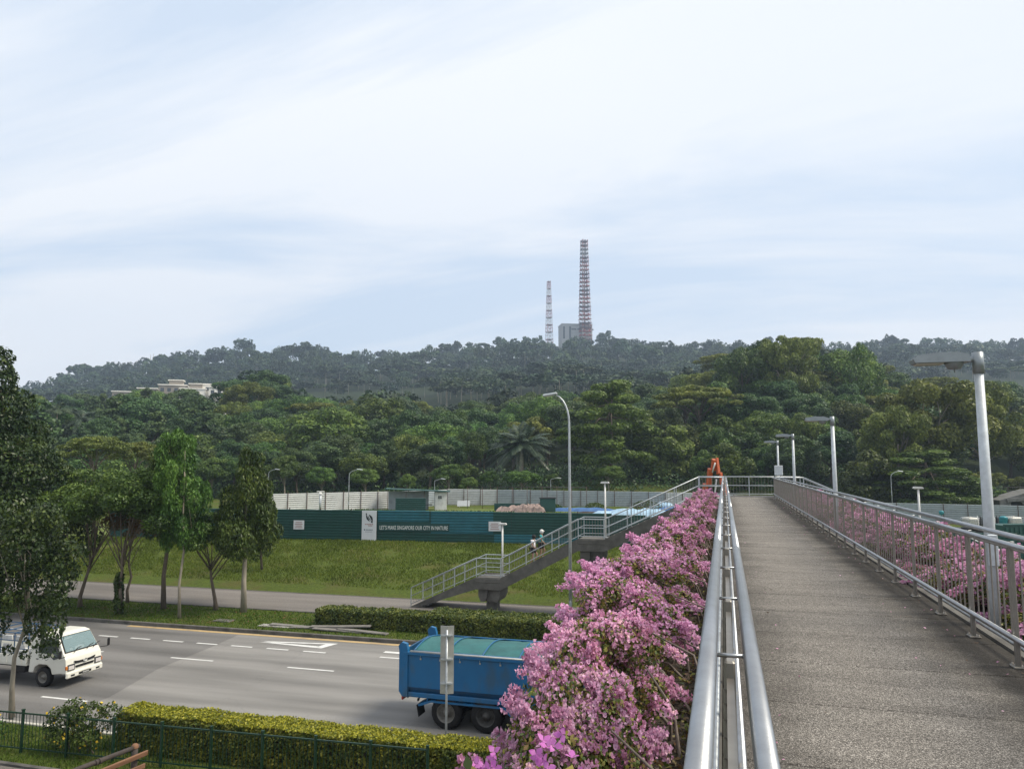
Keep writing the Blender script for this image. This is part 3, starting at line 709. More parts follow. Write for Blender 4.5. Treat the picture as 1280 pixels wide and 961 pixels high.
def t_lamp(x, y, z0, h, label, parent=None, panel=False):
    rt = empty('stair_lamp', (x, y, z0), 0, label, 'lamp post', None)
    b = MB(); b.tube([(0, 0, 0), (0, 0, h)], .05, 10); b.build('pole', m_white, rt)
    b = MB(); b.prism([(-.23, h), (-.23, h+.05), (-.18, h+.09), (.18, h+.09), (.23, h+.05), (.23, h)], -.11, .11, 'Y'); hd = b.build('lamp_head', m_lamphead if False else m_white, rt)
    b = MB(); b.box((0, 0, h-.012), (.34, .16, .02)); b.build('lens', m_lens, hd)
    b = MB(); b.box((0, 0, .02), (.22, .22, .03)); b.build('base_plate', m_galv, rt)
    return rt
t_lamp(-6.35, 41.2, 4.2, 2.95, 'white T-shaped lamp standing on the upper landing of the left staircase')
t_lamp(-12.15, 40.9, 1.95, 2.85, 'white T-shaped lamp standing on the lower landing of the left staircase')
t_lamp(9.2, 41.2, 4.2, 2.8, 'grey T-shaped lamp standing on the landing of the right staircase')

# ------------------------------------------------------------------ bougainvillea
def boug_data(seed, nfl, nlf, rad, fs, kmag=.0, spill=1.0):
    r = np.random.default_rng(seed)
    lob = crown_lobes((-.74, 0, .33), (rad[0]*.72, rad[1], rad[2]), 50, .27, r, 1.05, -.55)
    lob = [l for l in lob if r.random() > .12]
    arcs = []
    for _ in range(34):                # arching shoots that stick out of the mass
        l = lob[r.integers(len(lob))]; c = np.array(l[:3]); dd_ = unit(np.array([c[0]+.6, c[1]*.5, c[2]-.0])[None]+.4*r.normal(size=(1, 3)))[0]; dd_[2] = abs(dd_[2])*.8+.15
        for t in np.linspace(.6, 1.75, 7): arcs.append([*(c+dd_*t*.27-np.array([0, 0, .05])*t*t), .055, .055, .055])
    P, Nn = lobes_points(lob, nfl, r, up=.35, shell=(.80, 1.12), reject=.85)
    Pa, Na = lobes_points(arcs, nfl//11, r, up=.2, shell=(.4, 1.1), reject=0)
    # clumping: keep flowers in sprays
    cc = P[r.choice(len(P), 230)]; d = np.full(len(P), 9.)
    for c in cc: d = np.minimum(d, ((P-c)**2).sum(1))
    k = np.sqrt(d) < r.uniform(.0, .13, len(P)); Pf, Nf = np.concatenate([P[k], Pa]), np.concatenate([Nn[k], Na])
    V = []
    ax = unit(Nf+.6*r.normal(size=Nf.shape)); t = unit(np.cross(ax, r.normal(size=ax.shape)))
    b2 = np.cross(ax, t); sz = fs*(1+.3*r.uniform(-1, 1, len(Pf)))[:, None]
    for q in range(3):
        a = 2*math.pi*q/3; e = t*math.cos(a)+b2*math.sin(a); sd_ = np.cross(ax, e)
        tip = Pf+ax*sz*.62+e*sz*.62
        mid = Pf+ax*sz*.42+e*sz*.26
        V.append(np.stack([Pf, mid+sd_*sz*.40, tip, mid-sd_*sz*.40], 1))
    V = np.concatenate(V)
    me1 = quads_mesh('bracts', V, m_bract)
    P, Nn = lobes_points(lob, nlf, r, up=.2, shell=(.66, 1.16), reject=.6)
    me2 = quads_mesh('leaves', cards(P, Nn, fs*1.25, .6, .8, 0, r), m_blf)
    mb = MB(); rr = random.Random(seed)
    for i in range(26):
        l = lob[rr.randrange(len(lob))]; s = Vector((rr.uniform(-.25, .1), rr.uniform(-.5, .5)*rad[1], -.36)); e = Vector(l[:3])
        m_ = s.lerp(e, .5)+Vector((rr.uniform(-.15, .15), rr.uniform(-.2, .2), rr.uniform(.0, .25)))
        mb.tube([s, m_, e, e+Vector((rr.uniform(-.3, .1), rr.uniform(-.2, .2), rr.uniform(.0, .22)))], [.014, .010, .006, .003], 5, caps=False)
    return me1, me2, mb.data('stems', m_twig)
bd_near = [boug_data(s, 34000, 17000, (.92, 1.15, .62), .036) for s in (3, 4)]
bd_far = [boug_data(s, 16000, 11000, (.92, 1.25, .60), .050) for s in (5, 6)]
def bush(x, y, z, data, mirror, sc, label, grp, rz=0):
    rt = empty('bougainvillea', (x, y, z), rz, label, 'bougainvillea', grp)
    rt.scale = ((-1 if mirror else 1)*sc[0], sc[1], sc[2])
    for nm, d in zip(('bracts', 'leaves', 'stems'), data): inst(nm, d, rt)
    return rt
GL = 'bougainvillea bushes along the left side of the footbridge'
spec = [  # y, x offset, sx, sy, sz, z
 (3.2, -.46, .54, .60, .64, -.40), (4.5, -.50, .60, .80, .74, -.28), (6.0, -.48, .66, .90, .74, -.22), (7.8, -.45, .84, 1.0, .80, -.22), (9.9, -.45, 1.0, 1.05, .76, -.22),
 (12.0, -.42, .90, 1.05, .72, -.20), (14.2, -.42, .72, 1.05, .74, -.18), (16.5, -.42, .76, 1.1, .72, -.18), (18.9, -.40, .68, 1.1, .72, -.16), (21.4, -.40, .74, 1.1, .70, -.15),
 (24.0, -.40, .70, 1.2, .68, -.15), (26.7, -.40, .74, 1.2, .66, -.14), (29.5, -.38, .68, 1.25, .68, -.16), (32.3, -.38, .72, 1.25, .66, -.15), (35.1, -.38, .68, 1.25, .66, -.15), (37.8, -.38, .70, 1.1, .64, -.14)]
place = ['at the very bottom of the view', 'just above the bottom edge of the view', 'beside the rear wheels of the blue truck', 'hiding the front of the blue truck', 'in front of the hedge end beyond the blue truck', 'below the foot of the tall street lamp',
 'just right of the creeper-covered pier', 'beyond the widest part of the pink mass', 'level with the upper stair landing', 'right of the upper stair landing', 'halfway between landing and platform', 'beneath the upper stair flight', 'tenth metre short of the platform', 'third from the stair head', 'second from the stair head', 'touching the head of the stairs']
for i, (y, x, sx, sy, sz, dz) in enumerate(spec):
    d = (bd_near if i < 6 else bd_far)[i % 2]
    lb = 'pink bougainvillea left of the railing, '+place[i]
    if i == 12: lb = 'pink bougainvillea bush left of the railing, fourth from the stair head'
    o = bush(x, y, DZ+dz, d, False, (sx, sy*(1 if i % 3 else -1), sz), lb, GL, rnd.uniform(-.08, .08))
GR = 'bougainvillea bushes along the right side of the footbridge'
pr_ = ['nearest the viewer at the right edge', 'behind the nearest lamp pole', 'second beyond the nearest lamp pole', 'third beyond the nearest lamp pole', 'fourth beyond the nearest lamp pole', 'midway between the first two lamps', 'just before the second lamp', 'beside the second lamp', 'just beyond the second lamp', 'midway between second and third lamps', 'shortly before the third lamp', 'beside the third lamp', 'beyond the third lamp', 'last before the platform']
y = 7.2
for i in range(14):
    d = (bd_near if i < 3 else bd_far)[(i+1) % 2]
    bush(2.75+.1*math.sin(i*2.1), y, DZ-.30+.06*math.sin(i*1.7), d, True, (1.05, 1.05, .80), 'pink bougainvillea bush seen through the right railing, '+pr_[i], GR); y += 2.35
# leaf litter and creeping leaves in the trough, bare woody stems by the railing
n = 15000; x = rng.uniform(-.93, -.14, n); y = 1.5+rng.random(n)**1.6*38; P = np.stack([x, y, DZ-.20+.03*rng.random(n)+.05*np.sin(y*3)*np.sin(x*9)], 1)
lt = inst('leaf_litter', quads_mesh('leaf_litter', cards(P, np.tile([0, 0, 1.], (n, 1)), .045, .55, .6), [m_lf_rust, m_blf, m_litter], rng.integers(0, 3, n))); tag(lt, 'dead leaves and creeping greenery in the planter beside the left railing', 'leaf litter', kind='stuff')
b = MB()
for i in range(120):
    y0_ = 2+i*.30; x0_ = rnd.uniform(-.45, -.15); s = Vector((x0_, y0_, DZ-.22)); e = Vector((x0_-rnd.uniform(.2, .55), y0_+rnd.uniform(-.35, .35), DZ+rnd.uniform(.0, .30)))
    b.tube([s, s.lerp(e, .35)+Vector((rnd.uniform(-.02, .12), 0, rnd.uniform(.05, .16))), e], [.016, .011, .006], 5, caps=False)
tag(b.build('woody_stems', m_twig), 'bare arching woody stems at the foot of the bougainvillea beside the railing', 'stems', kind='stuff')
# petals, grit and dead leaves blown against the edges of the deck
n = 420; x = np.where(rng.random(n) < .7, 2.34-np.abs(rng.normal(size=n))*.28, .14+np.abs(rng.normal(size=n))*.3); y = 2+rng.random(n)**1.5*34
P = np.stack([x, y, np.full(n, DZ+.009)], 1)
tag(inst('fallen_petals', quads_mesh('fallen_petals', cards(P, np.tile([0, 0, 1.], (n, 1)), .028, .6, .25), [m_bract, m_litter, m_litter], rng.integers(0, 3, n))), 'dry petals and dead leaves lying along the edges of the bridge deck', 'petals', kind='stuff')
# large magenta blossoms close to the viewer
def spray(x, y, z, n, label, size=.055):
    r = np.random.default_rng(int(abs(x*100)+abs(y*10)))
    P = r.normal(size=(n, 3))*.035*np.array([1.3, 1.3, 1])
    Nf = unit(np.tile([.2, -.8, .7], (n, 1))+.7*r.normal(size=(n, 3)))
    t = unit(np.cross(Nf, r.normal(size=Nf.shape))); b2 = np.cross(Nf, t)
    rt = empty('bougainvillea_spray', (x, y, z), 0, label, 'flower')
    for i in range(n):                 # each blossom: three pointed bracts
        V = []
        for q in range(3):
            a = 2*math.pi*q/3; e = t[i]*math.cos(a)+b2[i]*math.sin(a); s_ = np.cross(Nf[i], e); p0 = np.zeros(3)
            m1 = Nf[i]*size*.25+e*size*.35; m2 = Nf[i]*size*.45+e*size*.72; tip = Nf[i]*size*.5+e*size
            V += [[p0, m1+s_*size*.42, m2, m1-s_*size*.42], [m1+s_*size*.42, m2+s_*size*.26, tip, m2], [m2, tip, m2-s_*size*.26, m1-s_*size*.42]]
        inst('blossom', quads_mesh('blossom', np.array(V), m_bractd), rt, tuple(P[i]))
    b = MB(); b.tube([(.1, .25, -.55), (.02, .08, -.2), (0, 0, 0)], [.008, .005, .003], 5); b.build('stem', m_twig, rt)
    Q = np.array([[0, 0, -.05]])+r.normal(size=(14, 3))*.06; inst('leaves', quads_mesh('leaves', cards(Q, np.tile([0, -.3, 1.], (14, 1)), .05, .6, .6, 0, r), m_blf), rt)
    return rt
spray(-.53, 2.40, 7.27, 14, 'large magenta bougainvillea blossoms in a bright cluster close to the viewer, right of the other', .026)
spray(-.80, 2.55, 7.13, 14, 'large magenta bougainvillea blossoms at the bottom edge of the view, leftmost cluster', .026)

# ------------------------------------------------------------------ trucks
m_tw = M('cream_white_truck_paint', (.66, .65, .58), .32, 0, .05, 2, dirt=.25, dirtcol=(.4, .38, .32), dscale=2)
m_tb = M('blue_truck_paint', (.008, .108, .255), .45, 0, .16, 1.2, dirt=.6, dirtcol=(.045, .085, .12), dscale=2.2, stretch=(1, 1, .45), detail=9)
m_tbd = M('dark_blue_truck_paint', (.008, .06, .14), .5, 0, .2, 2, dirt=.4, dirtcol=(.03, .04, .05))
m_tarp = M('teal_truck_tarpaulin', (.016, .105, .105), .6, 0, .25, 2.2, bump=.9, bscale=3, dirt=.4, dirtcol=(.03, .12, .11), dscale=1.0)
m_alu = M('bare_aluminium', (.45, .45, .43), .4, .5, .12, 5, dirt=.5, dirtcol=(.22, .21, .19))
m_wind = M('windscreen_glass', (.20, .30, .32), .08, 0, .3, 1.5, spec=.9)
m_cabin = M('cab_interior', (.10, .13, .135), .8, 0, .6, 2.0, detail=3)
m_wglass, _t, _b = newmat('clear_windscreen'); _b.inputs['Base Color'].default_value = (.25, .36, .38, 1); _b.inputs['Roughness'].default_value = .05; _b.inputs['Alpha'].default_value = .45; _b.inputs['Specular IOR Level'].default_value = .8
m_lampc = M('headlamp_glass', (.55, .52, .50), .15, .1, .15, 20)
m_red = M('red_lamp_glass', (.40, .03, .02), .3, 0, .1, 10)
m_orange = M('indicator_glass', (.50, .16, .03), .3, 0, .1, 10)
def wheel_data(r, w, rim_mat, deep=.09):
    b = MB(); b.lathe([(r*.60, -w/2), (r*.90, -w/2), (r*.985, -w*.42), (r, -w*.25), (r, w*.25), (r*.985, w*.42), (r*.90, w/2), (r*.60, w/2)], n=26, axis='Y')
    for k in range(26):
        a = 2*math.pi*k/26; b.box((r*1.0*math.cos(a), 0, r*1.0*math.sin(a)), (.02, w*.7, .03), rot=Matrix.Rotation(-a, 3, 'Y'))
    ty = b.data('tyre', m_black)
    b = MB(); b.lathe([(r*.62, -w/2+.005), (r*.56, -w/2+.02), (r*.52, -w/2+deep), (r*.24, -w/2+deep*1.1), (r*.22, -w/2+.02), (0, -w/2+.01)], n=22, axis='Y')
    for k in range(8):
        a = 2*math.pi*k/8; b.tube([(r*.35*math.cos(a), -w/2+deep*1.1, r*.35*math.sin(a)), (r*.35*math.cos(a), -w/2+deep*.7, r*.35*math.sin(a))], r*.03, 6)
    b.lathe([(r*.62, w/2-.01), (0, w/2-.02)], n=16, axis='Y')
    return ty, b.data('rim', rim_mat)
def wheel(parent, wd, loc, flip=False):
    w = inst('wheel', wd[0], parent, loc, (0, 0, math.pi if flip else 0)); inst('rim', wd[1], w); return w
m_rim1 = M('dull_rim', (.20, .19, .17), .6, .4, .2, 8, dirt=.5); m_rim2 = M('dark_hub', (.07, .068, .065), .6, .3, .3, 8, dirt=.5)

# --- small white truck
tr = empty('flatbed_truck', (-23.45, 23.55, 0), R(0), 'small cream-white flatbed truck carrying framed glass racks, driving right at the left edge', 'truck'); tr.scale = (.95, .95, .95)
wA = wheel_data(.37, .20, m_rim1)
for x, y, f in ((-1.15, -.74, False), (-1.15, .74, True), (-4.0, -.70, False), (-4.0, .70, True)): wheel(tr, wA, (x, y, .37), f)
cab = MB()
prof = [(-1.85, .52, .86), (-1.85, 1.90, .78), (-1.55, 1.99, .74), (-.80, 1.99, .74), (-.58, 1.93, .755), (-.16, 1.26, .845), (-.06, 1.10, .86), (.0, .80, .865), (.0, .56, .865), (-.30, .56, .87), (-.68, .50, .87), (-.76, .72, .87), (-.95, .85, .87), (-1.35, .85, .87), (-1.55, .72, .87), (-1.62, .52, .87)]
n = len(prof)
vs = [(x, -w, z) for x, z, w in prof]+[(x, w, z) for x, z, w in prof]
cab.add(vs, [tuple(range(n)), tuple(range(2*n-1, n-1, -1))]+[(i, i+n, (i+1) % n+n, (i+1) % n) for i in range(n)])
cb = cab.build('cab', m_tw, tr)
md = cb.modifiers.new('bevel', 'BEVEL'); md.width = .035; md.segments = 2; md.limit_method = 'ANGLE'
# windscreen with dark seal, set proud of the sloping front
def slope_panel(name, mat, parent, x0, z0, x1, z1, w0, w1, off, th=.012, inset=0.0):
    d = Vector((x1-x0, 0, z1-z0)).normalized(); nrm = Vector((-d.z, 0, d.x)); nrm = nrm if nrm.x > 0 else -nrm
    a = Vector((x0, 0, z0))+d*inset; c = Vector((x1, 0, z1))-d*inset; b = MB()
    q = [a+nrm*off+Vector((0, -w0+inset, 0)), a+nrm*off+Vector((0, w0-inset, 0)), c+nrm*off+Vector((0, w1-inset, 0)), c+nrm*off+Vector((0, -w1+inset, 0))]
    b.add(q+[v-nrm*th for v in q], [(0, 1, 2, 3), (7, 6, 5, 4), (0, 4, 5, 1), (1, 5, 6, 2), (2, 6, 7, 3), (3, 7, 4, 0)]); return b.build(name, mat, parent)
sl_ = slope_panel('windscreen_seal', m_black, tr, -.19, 1.30, -.56, 1.89, .79, .715, .022)
slope_panel('cabin_interior', m_cabin, sl_, -.19, 1.30, -.56, 1.89, .79, .715, .026, .004, .035)
b = MB(); st = [(-.245+.005*math.sin(a_)-.11*math.sin(a_)*.0, .36+.17*math.cos(a_), 1.44+.0+.12*math.sin(a_)) for a_ in [k_*math.pi/8 for k_ in range(17)]]
def onscr(y, t, off=.034):             # point on the sloping screen: t runs up from its lower edge
    d = Vector((-.37, 0, .59)); n_ = Vector((.847, 0, .531)); return Vector((-.19, y, 1.30))+d*t+n_*off
b.tube([onscr(.36+.19*math.cos(k_*math.pi/8), .30+.24*math.sin(k_*math.pi/8)) for k_ in range(17)], .012, 5); b.tube([onscr(.18, .30), onscr(.54, .30)], .012, 5); b.build('steering_wheel', m_black, sl_)
b = MB(); q = [onscr(-.30, .10), onscr(.12, .08), onscr(.16, .22), onscr(-.05, .30), onscr(-.26, .24)]; b.add(q, [(0, 1, 2, 3, 4)]); q = [onscr(-.62, .86), onscr(-.2, .88), onscr(-.22, .80), onscr(-.62, .78)]; b.add(q, [(0, 1, 2, 3)]); q = [onscr(-.52, .12), onscr(-.40, .12), onscr(-.41, .22), onscr(-.53, .21)]; b.add(q, [(0, 1, 2, 3)]); o = b.build('dashboard_papers', m_white, sl_); o['kind'] = 'stuff'
slope_panel('windscreen', m_wglass, sl_, -.19, 1.30, -.56, 1.89, .79, .715, .050, .005, .035)
b = MB()
for yy in (-.42, .18, .5): b.tube([(-.10, yy, 1.29), (-.165, yy+.2, 1.40), (-.20, yy+.42, 1.43)], .012, 5)
b.build('wiper', m_black, tr)
for s in (-1, 1):
    b = MB(); b.add([(-.30, s*.842, 1.17), (-.62, s*.772, 1.80), (-1.35, s*.772, 1.80), (-1.42, s*.842, 1.28), (-.95, s*.842, 1.28), (-.62, s*.85, 1.06)], [(0, 1, 2, 3, 4, 5)])
    b.v += [(x, y*.995, z) for x, y, z in b.v]; b.f.append((11, 10, 9, 8, 7, 6)); b.m.append(0); b.sm.append(False)
    me = b.data('side_window', m_glass); o = inst('side_window', me, tr); o.location = (0, s*.024, 0)
    b = MB(); b.box((-1.42, s*.882, 1.06), (.13, .02, .035), bev=.008); b.build('door_handle', m_black, tr)
    b = MB(); b.tube([(-.10, s*.84, 1.22), (-.02 if s > 0 else -.06, s*1.10, 1.20), (0, s*1.16, 1.22)], .014, 6); b.box((.0, s*1.17, 1.36), (.07, .13, .30), bev=.03); b.build('mirror', m_black, tr)
    b = MB(); b.prism([(-.02, .67), (-.02, .89), (.028, .86), (.036, .67)], s*.48, s*.80, 'Y'); hl = b.build('headlight', m_dark, tr); b = MB(); b.prism([(-.02, .70), (-.02, .86), (.034, .84), (.042, .70)], s*.52, s*.78, 'Y'); b.build('lamp_glass', m_lampc, hl)
    b = MB(); b.box((-.02, s*.835, .78), (.09, .075, .15), bev=.02); b.build('indicator', m_orange, tr)
b = MB(); b.box((.012, 0, .50), (.12, 1.74, .24), bev=.04); b.build('bumper', m_tw, tr)
b = MB(); b.box((.062, -.02, .48), (.03, .62, .10), bev=.01); b.box((.062, -.60, .48), (.03, .20, .08), bev=.01); b.box((.062, .60, .48), (.03, .20, .08), bev=.01); b.build('air_intake', m_black, tr)
b = MB(); b.box((.083, .0, .49), (.012, .36, .10)); pl = b.build('number_plate', m_dark, tr)
b = MB()
for k in range(6): b.box((.091, -.13+.052*k, .49), (.006, .022, .06))
b.build('plate_characters', m_white, pl)
b = MB(); b.prism([(-.50, .99), (-.30, .955), (.0, .945), (.30, .955), (.50, .99), (.44, .89), (.10, .875), (-.10, .875), (-.44, .89)], -.015, .03, 'X'); b.build('grille', m_black, tr)
b = MB(); b.prism([(-.44, .80), (-.42, .72), (.42, .72), (.44, .80)], -.01, .025, 'X'); b.build('lower_grille', m_black, tr)
b = MB(); b.lathe([(.085, .03), (.085, .042), (.06, .046), (.055, .036), (0, .036)], (0, 0, .93), 16, 'X'); o = b.build('badge', m_alu, tr); o.scale = (1, 1.25, .8); o.location = (0, 0, .18)
b = MB(); b.box((-3.6, 0, .62), (3.6, .7, .16)); b.box((-2.6, -.45, .55), (.6, .35, .3), bev=.03); b.build('chassis', m_dark, tr)
b = MB(); b.box((-3.75, 0, .80), (3.6, 1.74, .10)); b.box((-3.75, -.87, .98), (3.6, .04, .34), bev=.01); b.box((-3.75, .87, .98), (3.6, .04, .34), bev=.01)
for k in range(5): b.box((-2.2-k*.75, -.895, .98), (.05, .03, .34))
b.build('cargo_bed', m_tw, tr)
b = MB()
for xx in (-1.98, -2.7, -3.4, -4.1, -5.5):
    for s in (-1, 1): b.tube([(xx, s*.80, .85), (xx, s*.80, 1.95)], .022, 6)
    b.tube([(xx, -.80, 1.95), (xx, .80, 1.95)], .022, 6)
for s in (-1, 1):
    for z in (1.35, 1.65, 1.95): b.tube([(-1.98, s*.80, z), (-5.5, s*.80, z)], .020, 6)
b.build('rack_frame', m_tbd, tr)
for k in range(4):
    b = MB(); b.box((-2.55-k*.72, -.62, 1.70), (.52, .05, .22), bev=.02); b.box((-2.55-k*.72, -.62, 1.40), (.42, .05, .16), bev=.02); b.build('load_panel', m_white, tr)
b = MB(); b.box((-2.9, -.40, 1.12), (1.6, .5, .26), bev=.05); b.build('wrapped_load', m_white, tr)
b = MB(); b.tube([(-1.93, -.85, .86), (-1.93, -.85, 1.36), (-1.93, .85, 1.36), (-1.93, .85, .86)], .02, 6); b.box((-1.95, 0, 1.05), (.04, 1.6, .35)); b.build('headboard', m_tw, tr)

# --- blue tipper truck
tp = empty('tipper_truck', (-10.1, 23.85, 0), R(-.5), 'blue tipper truck with teal tarpaulin cover driving right behind the bougainvillea', 'truck')
wB = wheel_data(.50, .52, m_rim1, .14); wC = wheel_data(.50, .52, m_rim2, .14)
for x in (1.55, 2.85):
    wheel(tp, wB if x < 2 else wC, (x, -.94, .50)); wheel(tp, wB, (x, .94, .50), True)
for x in (6.6,): wheel(tp, wB, (x, -1.0, .50)); wheel(tp, wB, (x, 1.0, .50), True)
b = MB(); b.box((3.9, 0, .78), (7.6, .8, .22)); b.box((2.2, 0, .5), (1.7, .3, .25), bev=.05); b.box((4.7, -.8, .72), (1.0, .5, .45), bev=.06)
b.tube([(1.55, -.9, .5), (1.55, .9, .5)], .08, 8); b.tube([(2.85, -.9, .5), (2.85, .9, .5)], .08, 8); b.build('chassis', m_dark, tp)
# body side panels
for s in (-1, 1):
    b = MB(); y = s*1.19
    b.box((2.75, y, 1.70), (5.1, .05, 1.02))
    b.build('side_panel', m_tb, tp)
    b = MB(); b.box((2.75, s*1.225, 2.23), (5.3, .10, .10), bev=.015); b.build('top_rail', m_tb, tp)
    b = MB(); b.prism([(s*1.165, 1.20), (s*1.235, 1.20), (s*1.13, 1.03), (s*1.06, 1.03)], .25, 5.3, 'X'); b.build('lower_flank', m_tbd, tp)
    b = MB(); b.box((2.75, s*1.15, .965), (5.1, .13, .15), bev=.02); b.build('bottom_rail', m_tb, tp)
    b = MB()
    for xx in (.9, 2.4, 3.9): b.box((xx, s*1.1, .85), (.05, .08, .14))
    # mudguard
    gp = [(.62, .70), (1.05, 1.02-.18), (3.45, .84), (3.95, .42), (3.90, .38), (3.42, .79), (1.08, .79), (.66, .64)]
    b.prism([(a, c) for a, c in gp], s*.72, s*1.24, 'Y'); b.build('mudguard', m_tb, tp)
    b = MB(); b.box((.62, s*.98, .50), (.02, .50, .36), rot=Matrix.Rotation(R(-12), 3, 'Y')); b.build('mud_flap', m_black, tp)
# rear post, curved, with tail gate
b = MB()
pr = [(-.02, 2.30), (-.05, 2.45), (.06, 2.56), (.22, 2.52), (.27, 2.34), (.27, .92), (.10, .90), (-.02, 1.06)]
b = None
for s in (-1, 1): MB().prism(pr, s*1.12, s*1.27, 'Y').build('rear_post', m_tb, tp)
b = MB(); b.prism([(.02, 2.28), (.08, 2.28), (.08, .98), (.22, .88), (.22, .82), (.04, .90), (.0, 1.05)], -1.10, 1.10, 'Y'); b.build('tailgate', m_tbd, tp)
b = MB()
for s in (-1, 1): b.box((-.035, s*1.02, 1.55), (.02, .16, 1.2))
b.build('tailgate_edge', m_alu, tp)
b = MB(); b.box((2.75, 0, .96), (5.0, 2.3, .08)); b.box((5.35, 0, 1.70), (.08, 2.45, 1.45)); b.box((5.45, 0, 2.38), (.3, 2.3, .08)); b.build('body_floor_and_headboard', m_tb, tp)
# load cover
b = MB(); V = []
nx, ny = 24, 8
for j in range(ny+1):
    for i in range(nx+1):
        x = .42+4.65*i/nx; y = -1.12+2.24*j/ny; t = (y+1.12)/2.24
        z = 2.26+.16*math.sin(math.pi*t)+.02*math.sin(i*1.3+j)*math.sin(j*.9)+(.03*math.sin(i*2.1-j*1.2) if i > 15 else 0); V.append((x, y, z))
b.add(V, [(j*(nx+1)+i, j*(nx+1)+i+1, (j+1)*(nx+1)+i+1, (j+1)*(nx+1)+i) for j in range(ny) for i in range(nx)], True); b.build('tarpaulin_cover', m_tarp, tp)
for x in (.42, 1.55, 2.72, 3.9, 5.07):
    b = MB(); b.tube([(x, -1.14+2.28*k/8, 2.29+.16*math.sin(math.pi*k/8)) for k in range(9)], .022, 6); b.build('cover_bow', m_tb, tp)
b = MB(); b.tube([(.42, -1.14, 2.29), (5.07, -1.14, 2.29)], .03, 8); b.tube([(.42, 1.14, 2.29), (5.07, 1.14, 2.29)], .03, 8); b.build('cover_side_tube', m_tb, tp)
b = MB(); b.tube([(.35, -1.24, 2.295), (5.0, -1.24, 2.29)], .035, 6); b.build('rolled_net', m_alu, tp)
b = MB(); b.box((.55, -1.02, .78), (.05, .12, .10), bev=.02); b.tube([(.7, -1.0, .92), (.56, -1.02, .80)], .015, 5); b.build('rear_lamp', m_black, tp)
b = MB()
for s_ in (-1, 1): b.box((.02, s_*.92, .80), (.06, .34, .12), bev=.015)
b.build('tail_lamp', m_red, tp)
b = MB()
for k_ in range(7): b.tube([(.7+k_*.66, -1.25, 2.28), (.7+k_*.66, -1.262, 2.10)], .008, 4); b.box((.7+k_*.66, -1.225, 2.08), (.05, .03, .05))
b.build('tarpaulin_tie', m_alu, tp)
b = MB(); b.box((4.6, -1.222, 1.62), (.50, .006, .12)); b.box((4.6, -1.222, 1.42), (.34, .006, .06)); b.build('weight_plate', m_alu, tp)
# cab
b = MB(); cp = [(5.75, .75), (5.75, 2.35), (6.0, 2.5), (7.1, 2.5), (7.35, 2.3), (7.6, 1.6), (7.68, 1.3), (7.68, .55), (7.2, .5), (7.15, .75), (6.95, 1.05), (6.3, 1.05), (6.1, .75)]
b.prism(cp, -1.15, 1.15, 'Y'); o = b.build('cab', m_tb, tp); md = o.modifiers.new('bevel', 'BEVEL'); md.width = .05; md.segments = 2; md.limit_method = 'ANGLE'
b = MB(); b.prism([(7.375, 2.24), (7.39, 2.24), (7.61, 1.66), (7.595, 1.66)], -1.02, 1.02, 'Y'); b.build('windscreen', m_glass, tp)
for s in (-1, 1):
    b = MB(); b.box((6.75, s*1.155, 1.95), (1.0, .02, .6)); b.build('side_window', m_glass, tp)
b = MB(); b.box((7.68, 0, .62), (.12, 2.3, .3), bev=.04); b.build('bumper', m_alu, tp)

# ------------------------------------------------------------------ sign seen from behind
sg = empty('road_sign', (-7.66, 20.3, 0), R(14), 'tall narrow grey road sign seen edge-on from behind on a thin pole', 'sign')
b = MB(); b.tube([(0, 0, -.1), (0, 0, 3.55)], .032, 10); b.build('pole', m_galv, sg)
b = MB(); b.box((0, .045, 2.72), (.036, .018, 1.86)); b.prism([(-.19, .10), (-.17, .10), (-.02, .05), (-.02, .03), (-.19, .08)], 1.80, 3.65, 'Z'); b.prism([(.19, .10), (.17, .10), (.02, .05), (.02, .03), (.19, .08)], 1.80, 3.65, 'Z'); b.build('sign_plate', m_alu, sg)
b = MB()
for z in (2.1, 2.75, 3.4): b.box((0, -.0, z), (.34, .10, .04))
b.build('clamp', m_galv, sg)

# ------------------------------------------------------------------ tall street lamps
def street_lamp(x, y, z, h, label, dirx=-1, rz=0, r=.08, reach=1.5, grp=None):
    rt = empty('street_lamp', (x, y, z), rz, label, 'street lamp', grp)
    b = MB(); pts = [(0, 0, 0), (0, 0, h*.5), (0, 0, h*.86)]; rs = [r*1.15, r*.9, r*.7]
    for k in range(1, 7):
        a = math.pi/2*k/6*.86; pts.append((dirx*reach*(1-math.cos(a)), 0, h*.86+h*.125*math.sin(a))); rs.append(r*(.7-.04*k))
    b.tube(pts, rs, 10); b.build('pole', m_galv, rt)
    e = pts[-1]; b = MB(); b.box((e[0]+dirx*.32, 0, e[2]+.04), (.75, .26, .11), bev=.04, rot=Matrix.Rotation(R(8)*dirx, 3, 'Y')); hd = b.build('lamp_head', m_lamppole, rt)
    b = MB(); b.box((e[0]+dirx*.38, 0, e[2]-.03), (.42, .18, .03), rot=Matrix.Rotation(R(8)*dirx, 3, 'Y')); b.build('lens', m_lens, hd)
    b = MB(); b.box((0, -.09 if r > .06 else -.05, 1.1), (.12, .03, .4)); b.build('access_door', m_galv, rt)
    return rt
street_lamp(-7.48, 37.0, .16, 11.75, 'tall curved grey street lamp rising in front of the left staircase', reach=.85)
